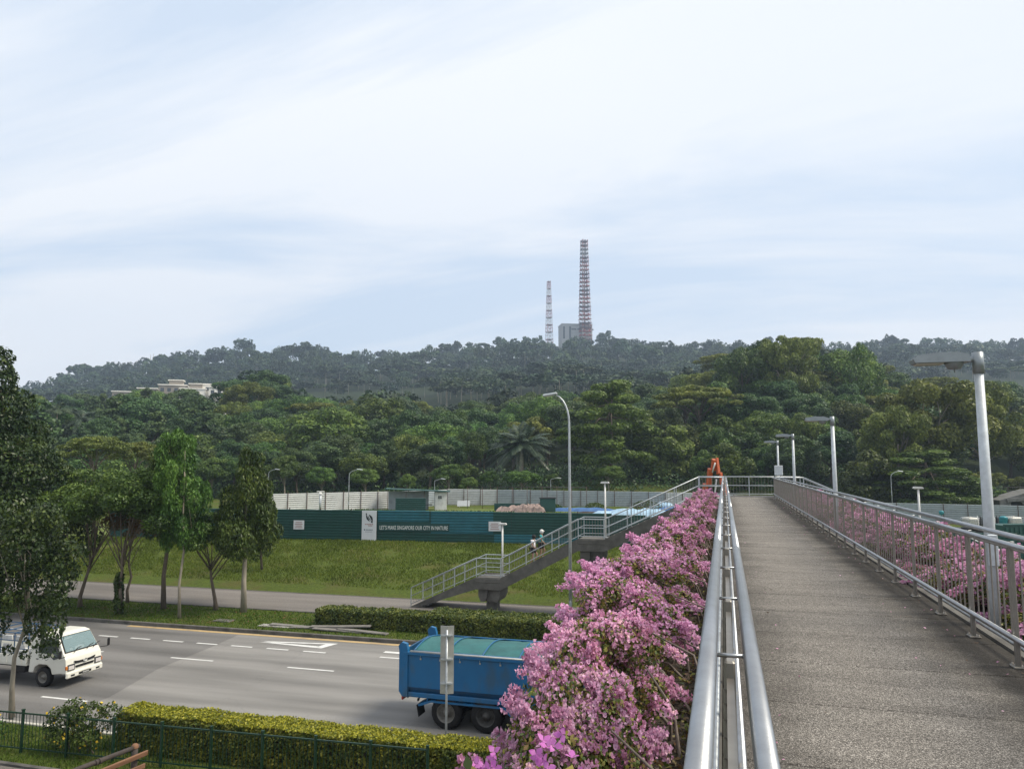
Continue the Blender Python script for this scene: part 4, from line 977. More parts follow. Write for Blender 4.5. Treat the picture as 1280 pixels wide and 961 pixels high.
for (px, d, yt, dr, lb) in ((438, 96, 586, 1, 'curved street lamp behind the left run of the white hoarding'), (688, 122, 597, 1, 'curved street lamp behind the right part of the white hoarding, before the bright round tree'),
                    (1110, 104, 588, 1, 'thin curved street lamp beyond the right staircase, under the tiered tree'), (544, 118, 598, 1, 'curved street lamp poking up behind the shed roof'), (338, 118, 586, 1, 'curved street lamp beside the leftmost small field tree')):
    p = ca(px, d); z = terr(p.x, p.y); h = EYE+(580-yt)*d/FPX-z
    street_lamp(p.x, p.y, z, h, lb, dr, YAW, .055, 1.3)

# ------------------------------------------------------------------ green hoarding with banner
m_hg = M('dark_green_sheeting', (.010, .062, .052), .5, .05, .14, 1.2, dirt=.35, dirtcol=(.02, .055, .045), dscale=.8)
m_hb = M('blue_green_sheeting', (.018, .125, .16), .5, .05, .16, 1.0, dirt=.4, dirtcol=(.015, .09, .10), dscale=.9)
m_hw = M('white_sheeting', (.50, .51, .50), .55, .05, .12, 1.1, dirt=.5, dirtcol=(.30, .30, .27), dscale=.7)
m_hgy = M('grey_sheeting', (.30, .34, .36), .5, .1, .12, 1.1, dirt=.45, dirtcol=(.16, .17, .17), dscale=.8)
def corr(w, h, nrib, depth, mat, name='panel', z0=0.0):
    """sheet with horizontal ribs, origin at its left foot, facing -Y"""
    b = MB(); V = []; F = []; prof = []
    for k in range(nrib):
        z = z0+h*k/nrib; s = h/nrib; prof += [(0, z), (0, z+s*.45), (-depth, z+s*.55), (-depth, z+s*.92)]
    prof.append((0, z0+h))
    for y, z in prof: V += [(0.006, y, z), (w-.006, y, z)]
    F = [(2*i, 2*i+1, 2*i+3, 2*i+2) for i in range(len(prof)-1)]; k = len(V)
    V += [(x, y+.02, z) for x, y, z in V]; F += [(a+k, d_+k, c+k, b_+k) for a, b_, c, d_ in F]
    b.add(V, F); return b.data(name, mat)
def hoarding(path, bay, h, nrib, mat_of, label, grp=None, zf=None, post_h=.0, post_mat=m_rust, behind=True, name='hoarding', capm=None):
    rt = empty(name, (path[0][0], path[0][1], 0), 0, label, 'hoarding', grp)
    o = Vector((path[0][0], path[0][1], 0)); cache = {}; idx = 0
    for (a, b_) in zip(path[:-1], path[1:]):
        a = Vector(a); b_ = Vector(b_); ln = (b_-a).length; n = max(1, round(ln/bay)); ang = math.atan2(b_.y-a.y, b_.x-a.x); w = ln/n
        for k in range(n):
            p = a.lerp(b_, k/n); q = a.lerp(b_, (k+.5)/n); m = mat_of(idx); key = (m.name, round(w, 3))
            if key not in cache: cache[key] = corr(w, h, nrib, .05, m)
            z = zf(q.x, q.y)
            pn = inst('panel', cache[key], rt, (p.x-o.x, p.y-o.y, z), (0, 0, ang))
            ps = MB().box((0, 0, (h+post_h)/2), (.07, .07, h+post_h)).data('post', post_mat) if 'p' not in cache else cache['p']; cache['p'] = ps
            off = Vector((-math.sin(ang), math.cos(ang)))*(.07 if behind else -.09)
            inst('post', ps, rt, (p.x-o.x+off.x, p.y-o.y+off.y, z), (0, 0, ang)); idx += 1
    return rt
HA = Vector((-50.0, hoard_y(-50.0))); HB = Vector((9.5, hoard_y(9.5))); HC = Vector((34, 64.5))
def hz(x, y): return float(np.interp(x, [-38, -10, 9, 25], [2.12, 1.95, 1.1, .55]))
nG = 18
gh = hoarding([HA, HB], 2.66, 2.42, 11, lambda i: m_hg, 'long dark green ribbed hoarding below the field, carrying a banner', zf=hz, post_h=.12)
hoarding([HB, HC], 2.66, 2.42, 11, lambda i: m_hg, 'dark green ribbed hoarding seen through the right railing', zf=hz, post_h=.12)
dirG = (HB-HA).normalized(); angG = math.atan2(dirG.y, dirG.x); norG = Vector((dirG.y, -dirG.x))
def on_h(px):            # point on the hoarding line for a compass line of the view
    best = None
    for i in range(4000):
        p = HA+dirG*(i*.012)
        u, d = uv_of(p.x, p.y)
        if u >= px: return p
    return HB
def patch(px0, px1, z0, z1, mat, name, off, th=.01, label=None):
    a, c = on_h(px0), on_h(px1); w = (c-a).length; p = a+norG*off
    b = MB(); b.box((w/2, 0, (z0+z1)/2), (w, th, z1-z0)); return b, p, w
# repainted lighter areas: ribbed overlay sheets that belong to the hoarding
def overlay(px0, px1, z0, z1, nr, mat):
    a, c = on_h(px0), on_h(px1); w = (c-a).length; p = a+norG*.028-HA
    me = corr(w, z1-z0, nr, .05, mat, 'painted_sheet'); inst('painted_sheet', me, gh, (p.x, p.y, hz(a.x, 0)+z0), (0, 0, angG))
st = 2.42/11
overlay(475, 538, st*7, st*11, 4, m_hb); overlay(540, 617, st*3, st*11, 8, m_hb); overlay(618, 668, 0, st*3, 3, m_hb); overlay(669, 760, 0, st*2, 2, m_hb)
# logo panel
m_sign = M('white_sign_board', (.60, .62, .64), .5, 0, .04, 3); m_ink = M('black_print', (.012, .02, .02), .6, 0, .1, 5); m_inkr = M('red_brown_print', (.28, .09, .07), .6, 0, .1, 5); m_inkb = M('blue_grey_print', (.07, .10, .14), .6, 0, .1, 5)
a = on_h(455.5); c = on_h(473.5); w = (c-a).length; zb = hz(a.x, 0)
lp = empty('banner_board', ((a+norG*.16).x, (a+norG*.16).y, zb), angG, 'tall white board with a black leaf emblem on the green hoarding', 'sign')
b = MB(); b.box((w/2, 0, 1.19), (w, .03, 2.42), bev=.008); bd = b.build('board', m_sign, lp)
def arc(cx, cz, rx, rz, a0, a1, n, tilt=0):
    out = []
    for k in range(n+1):
        t = a0+(a1-a0)*k/n; x = rx*math.cos(t); z = rz*math.sin(t); out.append((cx+x*math.cos(tilt)-z*math.sin(tilt), cz+x*math.sin(tilt)+z*math.cos(tilt)))
    return out
cx_, cz_ = w*.50, 1.80
b = MB()
def lens_(cx, cz, ln, wd, tilt, cut=None):
    L_ = []; 
    for k in range(9):
        t = k/8; L_.append(((t-.5)*ln, math.sin(math.pi*t)*wd))
    lo = [((t/8-.5)*ln, -math.sin(math.pi*t/8)*wd*.1) for t in range(7, 0, -1)]
    pts = L_+lo
    return [(cx+x*math.cos(tilt)-z*math.sin(tilt), cz+x*math.sin(tilt)+z*math.cos(tilt)) for x, z in pts]
# three curved strokes forming a leaf
b.prism(lens_(cx_-.10, cz_+.02, .66, .13, R(118)), -.024, -.016, 'Y')
b.prism(lens_(cx_+.12, cz_-.0, .70, -.16, R(118)), -.024, -.016, 'Y')
b.prism(lens_(cx_+.02, cz_+.00, .58, .055, R(122)), -.024, -.016, 'Y')
b.prism([(cx_-.28, cz_+.42), (cx_-.18, cz_+.36), (cx_-.22, cz_+.20), (cx_-.28, cz_+.26)], -.024, -.016, 'Y')
b.prism([(cx_+.14, cz_-.34), (cx_+.30, cz_-.38), (cx_+.28, cz_-.10), (cx_+.20, cz_-.2)], -.024, -.016, 'Y')
b.build('leaf_emblem', m_ink, bd)
def text_mesh(txt, size, mat, name, extr=.004, space=1.0):
    cu = bpy.data.curves.new(name, 'FONT'); cu.body = txt; cu.size = size; cu.extrude = extr; cu.space_character = space; cu.align_x = 'LEFT'; cu.resolution_u = 2
    to = bpy.data.objects.new('tmp', cu); C.objects.link(to); bpy.context.view_layer.update()
    me = bpy.data.meshes.new_from_object(to.evaluated_get(bpy.context.evaluated_depsgraph_get())); bpy.data.objects.remove(to); bpy.data.curves.remove(cu)
    me.materials.clear(); me.materials.append(mat); me.name = name; return me
b = MB()
for k in range(5): b.box((w*.5-.28+.14*k, -.019, 1.31), (.10, .006, .06))
for k in range(3): b.box((w*.5-.02+.12*k, -.019, 1.20), (.08, .006, .06))
b.build('print_line', m_inkr, bd)
b = MB()
b.box((w*.5-.36, -.019, .88), (.10, .006, .10))
for k in range(5): b.lathe([(.0, -.004), (.045, -.004), (.045, .004), (0, .004)], (w*.5-.20+.115*k, -.019, .88), 10, 'Y')
for k in range(6): b.box((w*.5-.27+.10*k, -.019, .72), (.07, .006, .035))
b.build('print_line', m_inkb, bd)
# slogan
a = on_h(475.5); c = on_h(563); w2 = (c-a).length
sb = empty('slogan_banner', ((a+norG*.10).x, (a+norG*.10).y, hz(a.x, 0)+st*3.7), angG, "dark green strip reading LET'S MAKE SINGAPORE OUR CITY IN NATURE", 'banner')
m_letter = M('white_lettering', (.70, .72, .70), .6, 0, .03, 3)
m_strip = M('dark_banner_strip', (.008, .055, .052), .55, 0, .1, 3)
b = MB(); b.box((w2/2, 0, .30), (w2, .012, .62)); b.build('strip', m_strip, sb)
tm = text_mesh("LET'S MAKE SINGAPORE OUR CITY IN NATURE", .45, m_letter, 'lettering')
xsn = [v.co.x for v in tm.vertices]; k = (w2-.25)/(max(xsn)-min(xsn))
inst('lettering', tm, sb, (.12, -.012, .10), (math.pi/2, 0, 0), (k, 1.0, 1))
# notices
def notice(px, zc, w, h, label):
    a = on_h(px); rt = empty('notice_board', ((a+norG*.14).x, (a+norG*.14).y, hz(a.x, 0)+zc), angG, label, 'sign')
    b = MB(); b.box((0, 0, 0), (w, .02, h), bev=.006); bo = b.build('board', m_sign, rt)
    b = MB()
    for r_ in range(4):
        ww = w*(.72 if r_ % 2 else .6); b.box((0, -.013, h*.28-r_*h*.19), (ww, .005, h*.06))
    b.build('print_line', m_inkr, bo); return rt
notice(378, 1.18, .90, .72, 'white notice at the left end of the green hoarding')
notice(619, 1.30, .98, .74, 'white notice on the green hoarding above the lower landing lamp')

# ------------------------------------------------------------------ white and grey hoardings behind the field
def cz2(px, d): p = ca(px, d); return (p.x, p.y)
hoarding([cz2(338, 93), cz2(494, 104)], 2.5, 2.35, 9, lambda i: m_hw, 'long oblique white ribbed hoarding along the left edge of the field', zf=lambda x, y: terr(x, y), post_h=.18, behind=False)
hoarding([cz2(494, 104), cz2(560, 113), cz2(872, 111)], 2.5, 2.35, 9, lambda i: (m_hw if i in (3, 4, 5, 6, 17, 18) else m_hgy), 'grey-white ribbed hoarding along the far side of the field', zf=lambda x, y: terr(x, y), post_h=.1, behind=False)
hoarding([cz2(872, 111), cz2(1060, 97), cz2(1330, 87)], 2.6, 2.35, 9, lambda i: m_hgy, 'blue-grey ribbed hoarding below the trees on the right', zf=lambda x, y: terr(x, y), post_h=.1, behind=False)
# shed
p = ca(543, 101); z = terr(p.x, p.y)
sh = empty('site_shed', (p.x, p.y, z), YAW+R(4), 'low site shed with flat lean-to roof and a white door section in the field', 'shed')
b = MB(); b.box((-3.4, 1.0, 1.25), (5.4, .10, 2.5)); b.box((.9, 0.2, 1.25), (1.5, 2.0, 2.5)); b.build('wall', m_hgy, sh)
b = MB(); b.box((1.0, -.86, 1.22), (1.55, .06, 2.4), bev=.01); dr = b.build('door_panel', m_white, sh)
b = MB()
for xx in (.75, 1.0): b.box((xx, -.90, 1.75), (.18, .03, .40))
b.build('window', m_glass, dr)
b = MB(); b.box((-2.1, .2, 2.68), (8.6, 3.2, .10), rot=Matrix.Rotation(R(2.5), 3, 'Y')); b.build('roof', m_hg, sh)
b = MB()
for xx in (-6.0, -3.6, -1.2): b.tube([(xx, -1.1, 0), (xx, -1.1, 2.65)], .04, 6)
b.build('roof_post', m_rust, sh)
b = MB(); b.box((-.7, -.4, .75), (1.0, .6, .06)); b.box((-.7, -.4, .38), (.05, .5, .75)); b.build('table', m_dark, sh)
tag(inst('green_screen', corr(3.9, 1.75, 7, .05, m_hg, 'green_screen'), None, (ca(496, 97).x, ca(496, 97).y, z+.02), (0, 0, YAW)), 'short dark green ribbed screen standing before the shed', 'screen')
p = ca(580, 108); b = MB(); b.box((0, 0, .55), (1.8, .05, .8), bev=.02, rot=Matrix.Rotation(R(-12), 3, 'X')); b.box((-.6, .15, .3), (.06, .06, .6)); b.box((.6, .15, .3), (.06, .06, .6))
tag(b.build('leaning_board', m_sign, None, (p.x, p.y, terr(p.x, p.y)), (0, 0, YAW)), 'white board leaning against the far hoarding right of the shed', 'board')
p = ca(403, 90); b = MB(); b.tube([(0, 0, 0), (0, 0, 2.7)], .14, 8); b.build
rt = empty('hoarding_lamp', (p.x, p.y, terr(p.x, p.y)), YAW, 'stout floodlight post with a white cap at the left white hoarding', 'lamp post')
b.build('pole', m_galv, rt); b = MB(); b.box((0, 0, 2.78), (.9, .3, .12), bev=.03); b.lathe([(.28, 2.5), (.2, 2.72), (0, 2.72)], n=10); b.build('lamp_head', m_white, rt)

# ------------------------------------------------------------------ excavator behind the bridge end
m_org = M('orange_machine_paint', (.46, .085, .018), .45, 0, .15, 3, dirt=.5, dirtcol=(.22, .06, .03))
p = ca(882, 75); z0 = terr(p.x, p.y)
ex = empty('excavator', (p.x, p.y, z0), YAW-math.pi/2+R(10), 'orange excavator with raised folded arm behind the far end of the bridge', 'excavator'); ex.scale = (.8, .8, .93)
b = MB()
for s in (-1, 1):
    b.prism([(-1.9, .45), (-1.6, .85), (1.6, .85), (1.9, .45), (1.6, .02), (-1.6, .02)], s*1.0, s*1.55, 'Y')
b.build('track', m_dark, ex)
b = MB(); b.box((0, 0, .95), (1.8, 1.8, .3)); b.box((-.6, 0, 1.7), (3.0, 2.6, 1.2), bev=.12); b.build('body', m_org, ex)
b = MB(); b.box((.55, -.85, 2.25), (1.5, .95, 1.5), bev=.1); cbn = b.build('cab', m_org, ex)
b = MB(); b.box((.55, -1.33, 2.4), (1.1, .03, .9)); b.box((1.31, -.85, 2.4), (.03, .75, .9)); b.build('window', m_glass, cbn)
def beam(name, pts, w, h0, h1):
    b = MB()
    for i in range(len(pts)-1):
        a = Vector(pts[i]); c = Vector(pts[i+1]); d = c-a; L_ = d.length; t = (i+.5)/(len(pts)-1); hh = h0+(h1-h0)*t
        ang = math.atan2(d.z, d.x); b.box((a+c)/2, (L_+.12, w, hh), rot=Matrix.Rotation(-ang, 3, 'Y'), bev=.04)
    return b.build(name, m_org, ex)
beam('boom', [(.7, -1.25, 1.9), (1.7, -.80, 5.0), (2.2, -.35, 6.6), (2.5, -.02, 7.6)], .50, .75, .40)
ar = beam('stick', [(2.5, .02, 7.7), (2.9, .30, 6.2), (3.2, .55, 5.0), (3.6, .85, 3.0)], .32, .5, .4)
b = MB(); b.tube([(2.4, -.45, 2.2), (2.75, -.05, 5.6)], .10, 8); b.tube([(2.5, -.45, 6.3), (2.85, -.2, 7.3)], .09, 8); b.build('hydraulic_ram', m_white, ex)
b = MB(); b.prism([(3.6, 3.1), (4.3, 3.1), (4.6, 2.4), (4.1, 1.7), (3.3, 1.9)], .3, 1.4, 'Y'); b.build('bucket', m_dark, ex)

# ------------------------------------------------------------------ site clutter in the field and on the right
m_tbl = M('blue_tarp', (.03, .10, .26), .55, 0, .2, 2, bump=.8, bscale=4); m_tlb = M('pale_blue_tarp', (.28, .42, .55), .5, 0, .2, 2, bump=.8, bscale=4)
m_pink = M('dusty_pink_sacks', (.24, .18, .16), .9, 0, .35, 3, bump=.8, bscale=5, dirt=.5); m_clear = M('plastic_tank', (.48, .47, .42), .4, 0, .15, 3)
def heap(name, px, yb, w, dpt, h, mat, label, cat, bumps=.3, seed=1, gz=2.0):
    d = (EYE-gz)*FPX/(yb-580.0); p = ca(px, d); gz = terr(p.x, p.y); r = random.Random(seed); b = MB(); V = []; nx, ny = 16, 8
    for j in range(ny+1):
        for i in range(nx+1):
            u, v = i/nx*2-1, j/ny*2-1; e = max(0, 1-abs(u)**3)*max(0, 1-abs(v)**3)
            V.append((u*w/2, v*dpt/2, h*e**.6*(1+bumps*(r.random()-.6))-.03))
    b.add(V, [(j*(nx+1)+i, j*(nx+1)+i+1, (j+1)*(nx+1)+i+1, (j+1)*(nx+1)+i) for j in range(ny) for i in range(nx)])
    return tag(b.build(name, mat, None, (p.x, p.y, gz), (0, 0, YAW)), label, cat)
heap('blue_tarpaulin', 722, 637, 11, 2.4, .5, m_tbl, 'long low heap under a blue tarpaulin by the far hoarding', 'tarpaulin', .5, 2)
heap('blue_tarpaulin', 845, 636, 6, 3.0, .8, m_tbl, 'blue tarpaulin beside the stair head, rightmost of the field heaps', 'tarpaulin', .5, 12)
heap('pale_tarpaulin', 790, 643, 11, 4.0, .9, m_tlb, 'crumpled pale blue tarpaulin heap left of the upper stair flight', 'tarpaulin', .6, 3)
heap('rubble_heap', 640, 638, 4.5, 3.0, .7, m_pink, 'pinkish rubble heap left of the netted bundle', 'rubble', .8, 4)
heap('netted_bundle', 662, 639, 4.2, 2.4, 1.1, m_pink, 'netted pinkish bundle standing before the green box', 'bundle', .35, 5)
heap('sack_pile', 678, 638, 2.2, 2.0, 1.2, m_pink, 'tall pale sack pile next to the green box', 'sacks', .4, 6)
heap('sand_heap', 750, 641, 12, 3.0, .35, m_soil, 'low strip of bare earth in front of the blue tarpaulin', 'earth', .9, 7)
heap('white_cover', 826, 634, 4.0, 2.0, 1.0, m_tlb, 'pale wrapped stack against the far hoarding near the stair head', 'stack', .4, 8, 1.9)
for i, (px, yb, s, lb) in enumerate(((742, 633, 1.0, 'shrub against the far hoarding above the blue tarpaulin, left one'), (805, 632, 1.4, 'shrub against the far hoarding above the pale tarpaulin'), (690, 634, .8, 'small shrub right of the green box'))):
    p = ca(px, 106); gz = terr(p.x, p.y); P, Nn = lobes_points([[0, 0, .35*s, 1.3*s, .7, .6*s], [.9*s, 0, .25*s, .8*s, .6, .45*s]], 900)
    tag(inst('shrub', quads_mesh('shrub', cards(P, Nn, .22), m_lf_mid), None, (p.x, p.y, gz), (0, 0, YAW)), lb, 'shrub')
p = ca(684, 99); b = MB(); b.box((0, 0, .9), (2.0, 1.5, 1.8), bev=.04); b.box((0, -.76, .9), (1.5, .03, 1.3))
rt = empty('green_box', (p.x, p.y, terr(p.x, p.y)), YAW, 'dark green site container box in the field', 'box'); bx = b.build('body', m_hg, rt); b = MB(); b.box((0, 0, 1.85), (2.2, 1.7, .08)); b.build('lid', m_dark, rt)
tag(inst('green_screen', corr(5.2, 1.0, 4, .05, m_hg, 'green_screen'), None, (ca(618, 100).x, ca(618, 100).y, terr(*ca(618, 100))), (0, 0, YAW)), 'low green ribbed screen left of the rubble heap', 'screen')
b = MB(); V = []
b.box((0, 0, .2), (16, .06, .45)); p = ca(385, 86); tag(b.build('green_net', m_hb, None, (p.x, p.y, terr(p.x, p.y)), (0, 0, YAW+R(38))), 'low blue-green netting strip at the foot of the oblique white hoarding', 'netting')
# cross pipe scaffold before the far hoarding
rt = empty('pipe_frame', (*ca(585, 106), terr(*ca(585, 106))), YAW, 'thin dark pipe frame standing before the far hoarding', 'frame')
b = MB()
for i in range(9): b.tube([(i*2.1, 0, 0), (i*2.1, 0, 3.0)], .04, 5)
b.build('upright', m_rust, rt); b = MB(); b.tube([(0, 0, 2.95), (16.8, 0, 2.9)], .05, 5); b.build('cross_pipe', m_dark, rt)
# right side: tanks, cylinders, bin, container
def tank(px, d, z0, s, label):
    p = ca(px, d); rt = empty('liquid_tank', (p.x, p.y, z0), YAW+R(5), label, 'tank', None)
    b = MB(); b.box((0, 0, .68*s), (1.1*s, 1.1*s, .98*s), bev=.12); b.lathe([(.12, 1.17*s), (.12, 1.24*s), (0, 1.24*s)], n=10); b.build('bottle', m_clear, rt)
    b = MB()
    for i in range(6):
        t = (-.5+i/5)*1.16*s
        for q in (-1, 1): b.tube([(t, q*.58*s, .14*s), (t, q*.58*s, 1.16*s)], .016, 4); b.tube([(q*.58*s, t, .14*s), (q*.58*s, t, 1.16*s)], .016, 4)
    for i in range(5):
        z = (.16+i*.25)*s
        b.tube([(-.58*s, -.58*s, z), (.58*s, -.58*s, z), (.58*s, .58*s, z), (-.58*s, .58*s, z), (-.58*s, -.58*s, z)], .016, 4)
    b.build('cage', m_galv, rt); b = MB(); b.box((0, 0, .07*s), (1.2*s, 1.2*s, .13*s)); b.build('pallet', m_dark, rt)
# green skip/container they stand in front of / on
p = ca(1282, 67.5); rt = empty('green_container', (p.x, p.y, .6), YAW+R(2), 'dark green steel container behind the right staircase', 'container')
b = MB(); b.box((0, 0, 1.15), (7.0, 2.4, 2.2), bev=.03)
for i in range(17): b.box((-3.3+i*.41, -1.23, 1.15), (.18, .06, 1.9))
b.build('body', m_hg, rt); b = MB(); b.box((0, -1.19, 2.30), (7.1, .12, .12)); b.box((0, -1.19, .06), (7.1, .12, .12)); b.build('edge_rail', m_hg, rt)
b = MB(); b.box((0, 0, .5), (9.5, 3.0, .9), bev=.05); p = ca(1235, 77); rt = tag(b.build('site_platform', m_dark, None, (p.x, p.y, .75), (0, 0, YAW)), 'dark low platform carrying the tanks and cylinders on the right', 'platform')
tank(1205, 76.0, 1.70, 1.0, 'white caged liquid tank left of the nearest lamp pole')
tank(1258, 76.0, 1.70, 1.05, 'white caged liquid tank right of the nearest lamp pole')
for i in range(9):
    px = 1214+i*3.4
    p = ca(px, 76.6+(i % 2)*.5); b = MB(); b.lathe([(.10, 0), (.11, .05), (.11, 1.0), (.07, 1.14), (.03, 1.2), (.03, 1.3), (0, 1.3)], n=10)
    tag(b.build('gas_cylinder', (m_white, m_dark, m_dark)[i % 3], None, (p.x, p.y, 1.70)), ['leftmost', 'second', 'third', 'fourth', 'middle', 'sixth', 'seventh', 'eighth', 'rightmost'][i]+' gas cylinder in the row between the caged tanks, '+('white', 'dark', 'dark')[i % 3], 'gas cylinder', 'gas cylinders between the tanks')
p = ca(1246, 76.0); b = MB(); b.lathe([(.30, 0), (.36, .1), (.38, 1.1), (.40, 1.15), (.2, 1.3), (0, 1.3)], n=14)
tag(b.build('teal_bin', M('teal_plastic', (.02, .20, .24), .5, 0, .1, 4), None, (p.x, p.y, 1.70)), 'teal plastic bin behind the nearest lamp pole', 'bin')
p = ca(1281, 77); b = MB(); 
for k in range(6): b.box((0, 0, .5+.42*k), (.9-.05*k, .9, .36), bev=.1, rz=.2*k)
tag(b.build('blue_stack', m_tbl, None, (p.x, p.y, 1.70)), 'stack of bright blue wrapped goods at the right edge', 'stack')
p = ca(1170, 88); b = MB(); b.lathe([(.0, 0), (.2, .05), (.26, .2), (.26, .42), (.2, .5), (0, .52)], n=14); b.tube([(0, 0, -1.3), (0, 0, .1)], .03, 6)
tag(b.build('teal_disc_sign', bpy.data.materials['teal_plastic'], None, (p.x, p.y, 2.3)), 'round teal drum on a post before the right hoarding', 'drum')

m_abut = M('weathered_abutment_concrete', (.15, .15, .145), .9, 0, .2, 2, dirt=.6, dirtcol=(.05, .06, .04))
# underpass with grassy bank on the right
p = ca(1278, 112); rt = empty('underpass', (p.x, p.y, .3), YAW+R(-6), 'grey concrete bridge abutment with a dark opening at the right edge', 'bridge')
b = MB(); b.prism([(-5.2, 0), (-5.2, 3.4), (1.2, 5.4), (6.5, 5.8), (6.5, 0), (1.0, 0), (-1.6, 3.3), (-3.2, 3.3), (-3.2, 0)], -.4, 5.0, 'Y'); b.build('abutment', m_abut, rt)
b = MB(); b.box((-2, 6, 1.8), (7, .3, 3.6)); b.build('opening_back', m_dark, rt)
b = MB(); b.box((-.3, -.6, 3.75), (7.4, .3, .7), bev=.03, rot=Matrix.Rotation(R(-6), 3, 'Y')); b.build('beam', m_abut, rt); rt.scale = (.8, .8, .75)

# ------------------------------------------------------------------ far buildings and masts
m_bw = M('white_house_paint', (.78, .75, .68), .7, 0, .06, .3); m_bg = M('beige_house_wall', (.26, .23, .19), .8, 0, .1, .3); m_bh = M('grey_tower_block', (.36, .37, .37), .8, 0, .08, .2, dirt=.3, dirtcol=(.2, .2, .2), dscale=.2)
def house(px, yb, w, h, dep, d, label, mat=m_bw, pent=True):
    p = ca(px, d); z = EYE+(580-yb-1.0)*d/FPX; rt = empty('hillside_house', (p.x, p.y, z), YAW+R(18), label, 'house', 'houses on the hillside')
    b = MB(); b.box((0, 0, h/2-6), (w, dep, h+12)); b.build('wall', mat, rt)
    b = MB(); b.box((0, 0, h+.25), (w+.8, dep+.8, .5)); rf = b.build('roof', m_bw, rt)
    if pent:
        b = MB(); b.box((w*.1, 0, h+1.6), (w*.5, dep*.6, 2.2)); b.build('roof_room', m_bg, rt); b = MB(); b.box((w*.1, 0, h+2.9), (w*.58, dep*.68, .4)); b.build('canopy', m_bw, rt)
    wd = MB().box((0, 0, 0), (1.6, .2, 1.7)).data('window', m_glass)
    for i in range(int(w/3.2)): inst('window', wd, rt, (-w/2+1.8+i*3.2, -dep/2-.06, h-2.2))
    return rt
for a in ((160, 496, 15, 2.5, 9, 390, 'long low beige house at the left end of the hillside row', m_bg, False), (183, 493, 9, 3, 8, 385, 'small beige house second from the left on the hillside', m_bg, False),
          (215, 488, 13, 2.5, 10, 380, 'pale house with beige roof room behind the dark conical tree', m_bg, True), (240, 495, 12, 3.5, 9, 378, 'bright white stepped house in the middle of the hillside row'),
          (254, 489, 7, 3.5, 7, 382, 'tall white cube house right of the stepped house', m_bw, False), (276, 491, 12, 2.6, 9, 376, 'white house with a beige roof room at the right end of the row', m_bw, True)): house(*a)
p = ca(720, 962); zc_ = EYE+(580-436)*962/FPX
tb = empty('hilltop_building', (p.x, p.y, zc_), YAW+R(8), 'big grey concrete building on the hilltop under the tall mast', 'building')
b = MB(); b.box((0, 0, 13), (40, 24, 36)); b.build('wall', m_bh, tb)
b = MB(); b.box((0, 0, 31.3), (41, 25, .8)); b.build('parapet', m_bh, tb)
wn = MB().box((0, 0, 0), (2.4, .5, 16)).data('window_strip', m_glass)
for xx in (-17.5, -9.5, 17.5): inst('window_strip', wn, tb, (xx, -12.1, 20))
wn2 = MB().box((0, 0, 0), (6.5, .5, 1.6)).data('window', m_glass)
for i in range(4): inst('window', wn2, tb, (-4.5+i*7.6, -12.1, 24.5))
b = MB(); b.box((5, -12.3, 10), (24, .6, 22)); b.build('wall_panel', m_bh, tb)
m_mr = M('mast_red', (.30, .05, .04), .6, 0, .1, .5); m_mw = M('mast_white', (.55, .53, .52), .6, 0, .1, .5); m_dish = M('antenna_grey', (.10, .09, .10), .6, 0, .2, .5)
def mast(px, ytop, ybot, d, wb, wt, nsec, label, arms, rl):
    p = ca(px, d); z0 = EYE+(580-ybot)*d/FPX; H_ = (ybot-ytop)*d/FPX
    rt = empty('radio_mast', (p.x, p.y, z0), YAW+R(20), label, 'radio mast', 'lattice radio masts on the hilltop')
    for s in range(nsec):
        b = MB(); za, zb_ = H_*s/nsec, H_*(s+1)/nsec; wa = wb+(wt-wb)*s/nsec; wc = wb+(wt-wb)*(s+1)/nsec
        sub = 2
        for k in range(sub):
            z1 = za+(zb_-za)*k/sub; z2 = za+(zb_-za)*(k+1)/sub; w1 = (wa+(wc-wa)*k/sub)/2; w2_ = (wa+(wc-wa)*(k+1)/sub)/2
            cs1 = [(-w1, -w1, z1), (w1, -w1, z1), (w1, w1, z1), (-w1, w1, z1)]; cs2 = [(-w2_, -w2_, z2), (w2_, -w2_, z2), (w2_, w2_, z2), (-w2_, w2_, z2)]
            for i in range(4):
                j = (i+1) % 4; b.tube([cs1[i], cs2[i]], rl, 4, caps=False); b.tube([cs1[i], cs1[j]], rl*.6, 4, caps=False); b.tube([cs1[i], cs2[j]], rl*.5, 4, caps=False); b.tube([cs1[j], cs2[i]], rl*.5, 4, caps=False)
        sec = b.build('mast_section', (m_mr, m_mw)[s % 2], rt)
        if arms:
            b = MB(); b.tube([(0, 0, za), (0, 0, zb_)], wt*.10, 6); w_ = (wa+wc)/4
            for k in range(sub):
                z = za+(zb_-za)*(k+.5)/sub; b.box((0, 0, z), (w_*2.3, w_*2.3, .5))
                for a_ in range(6):
                    an = a_*math.pi/3+s; b.box((math.cos(an)*w_*1.1, math.sin(an)*w_*1.1, z+1.0), (2.0, .8, 1.6), rz=an)
            b.build('antenna', (m_dish, m_mr)[s % 2 if s < nsec*.75 else 0], sec)
        else:
            b = MB(); w_ = (wa+wc)/4; b.box((0, 0, zb_-1), (w_*1.7, w_*1.7, .9)); b.tube([(0, 0, za), (0, 0, zb_)], .2, 5); b.build('antenna', m_dish, sec)
    return rt
mast(732.5, 294, 432, 948, 13.0, 6.8, 13, 'tall red and white lattice mast crowded with antennas beside the hilltop building', True, .30)
mast(687, 348, 432, 955, 8.0, 3.6, 9, 'shorter thin red and white lattice mast left of the hilltop building', False, .24)

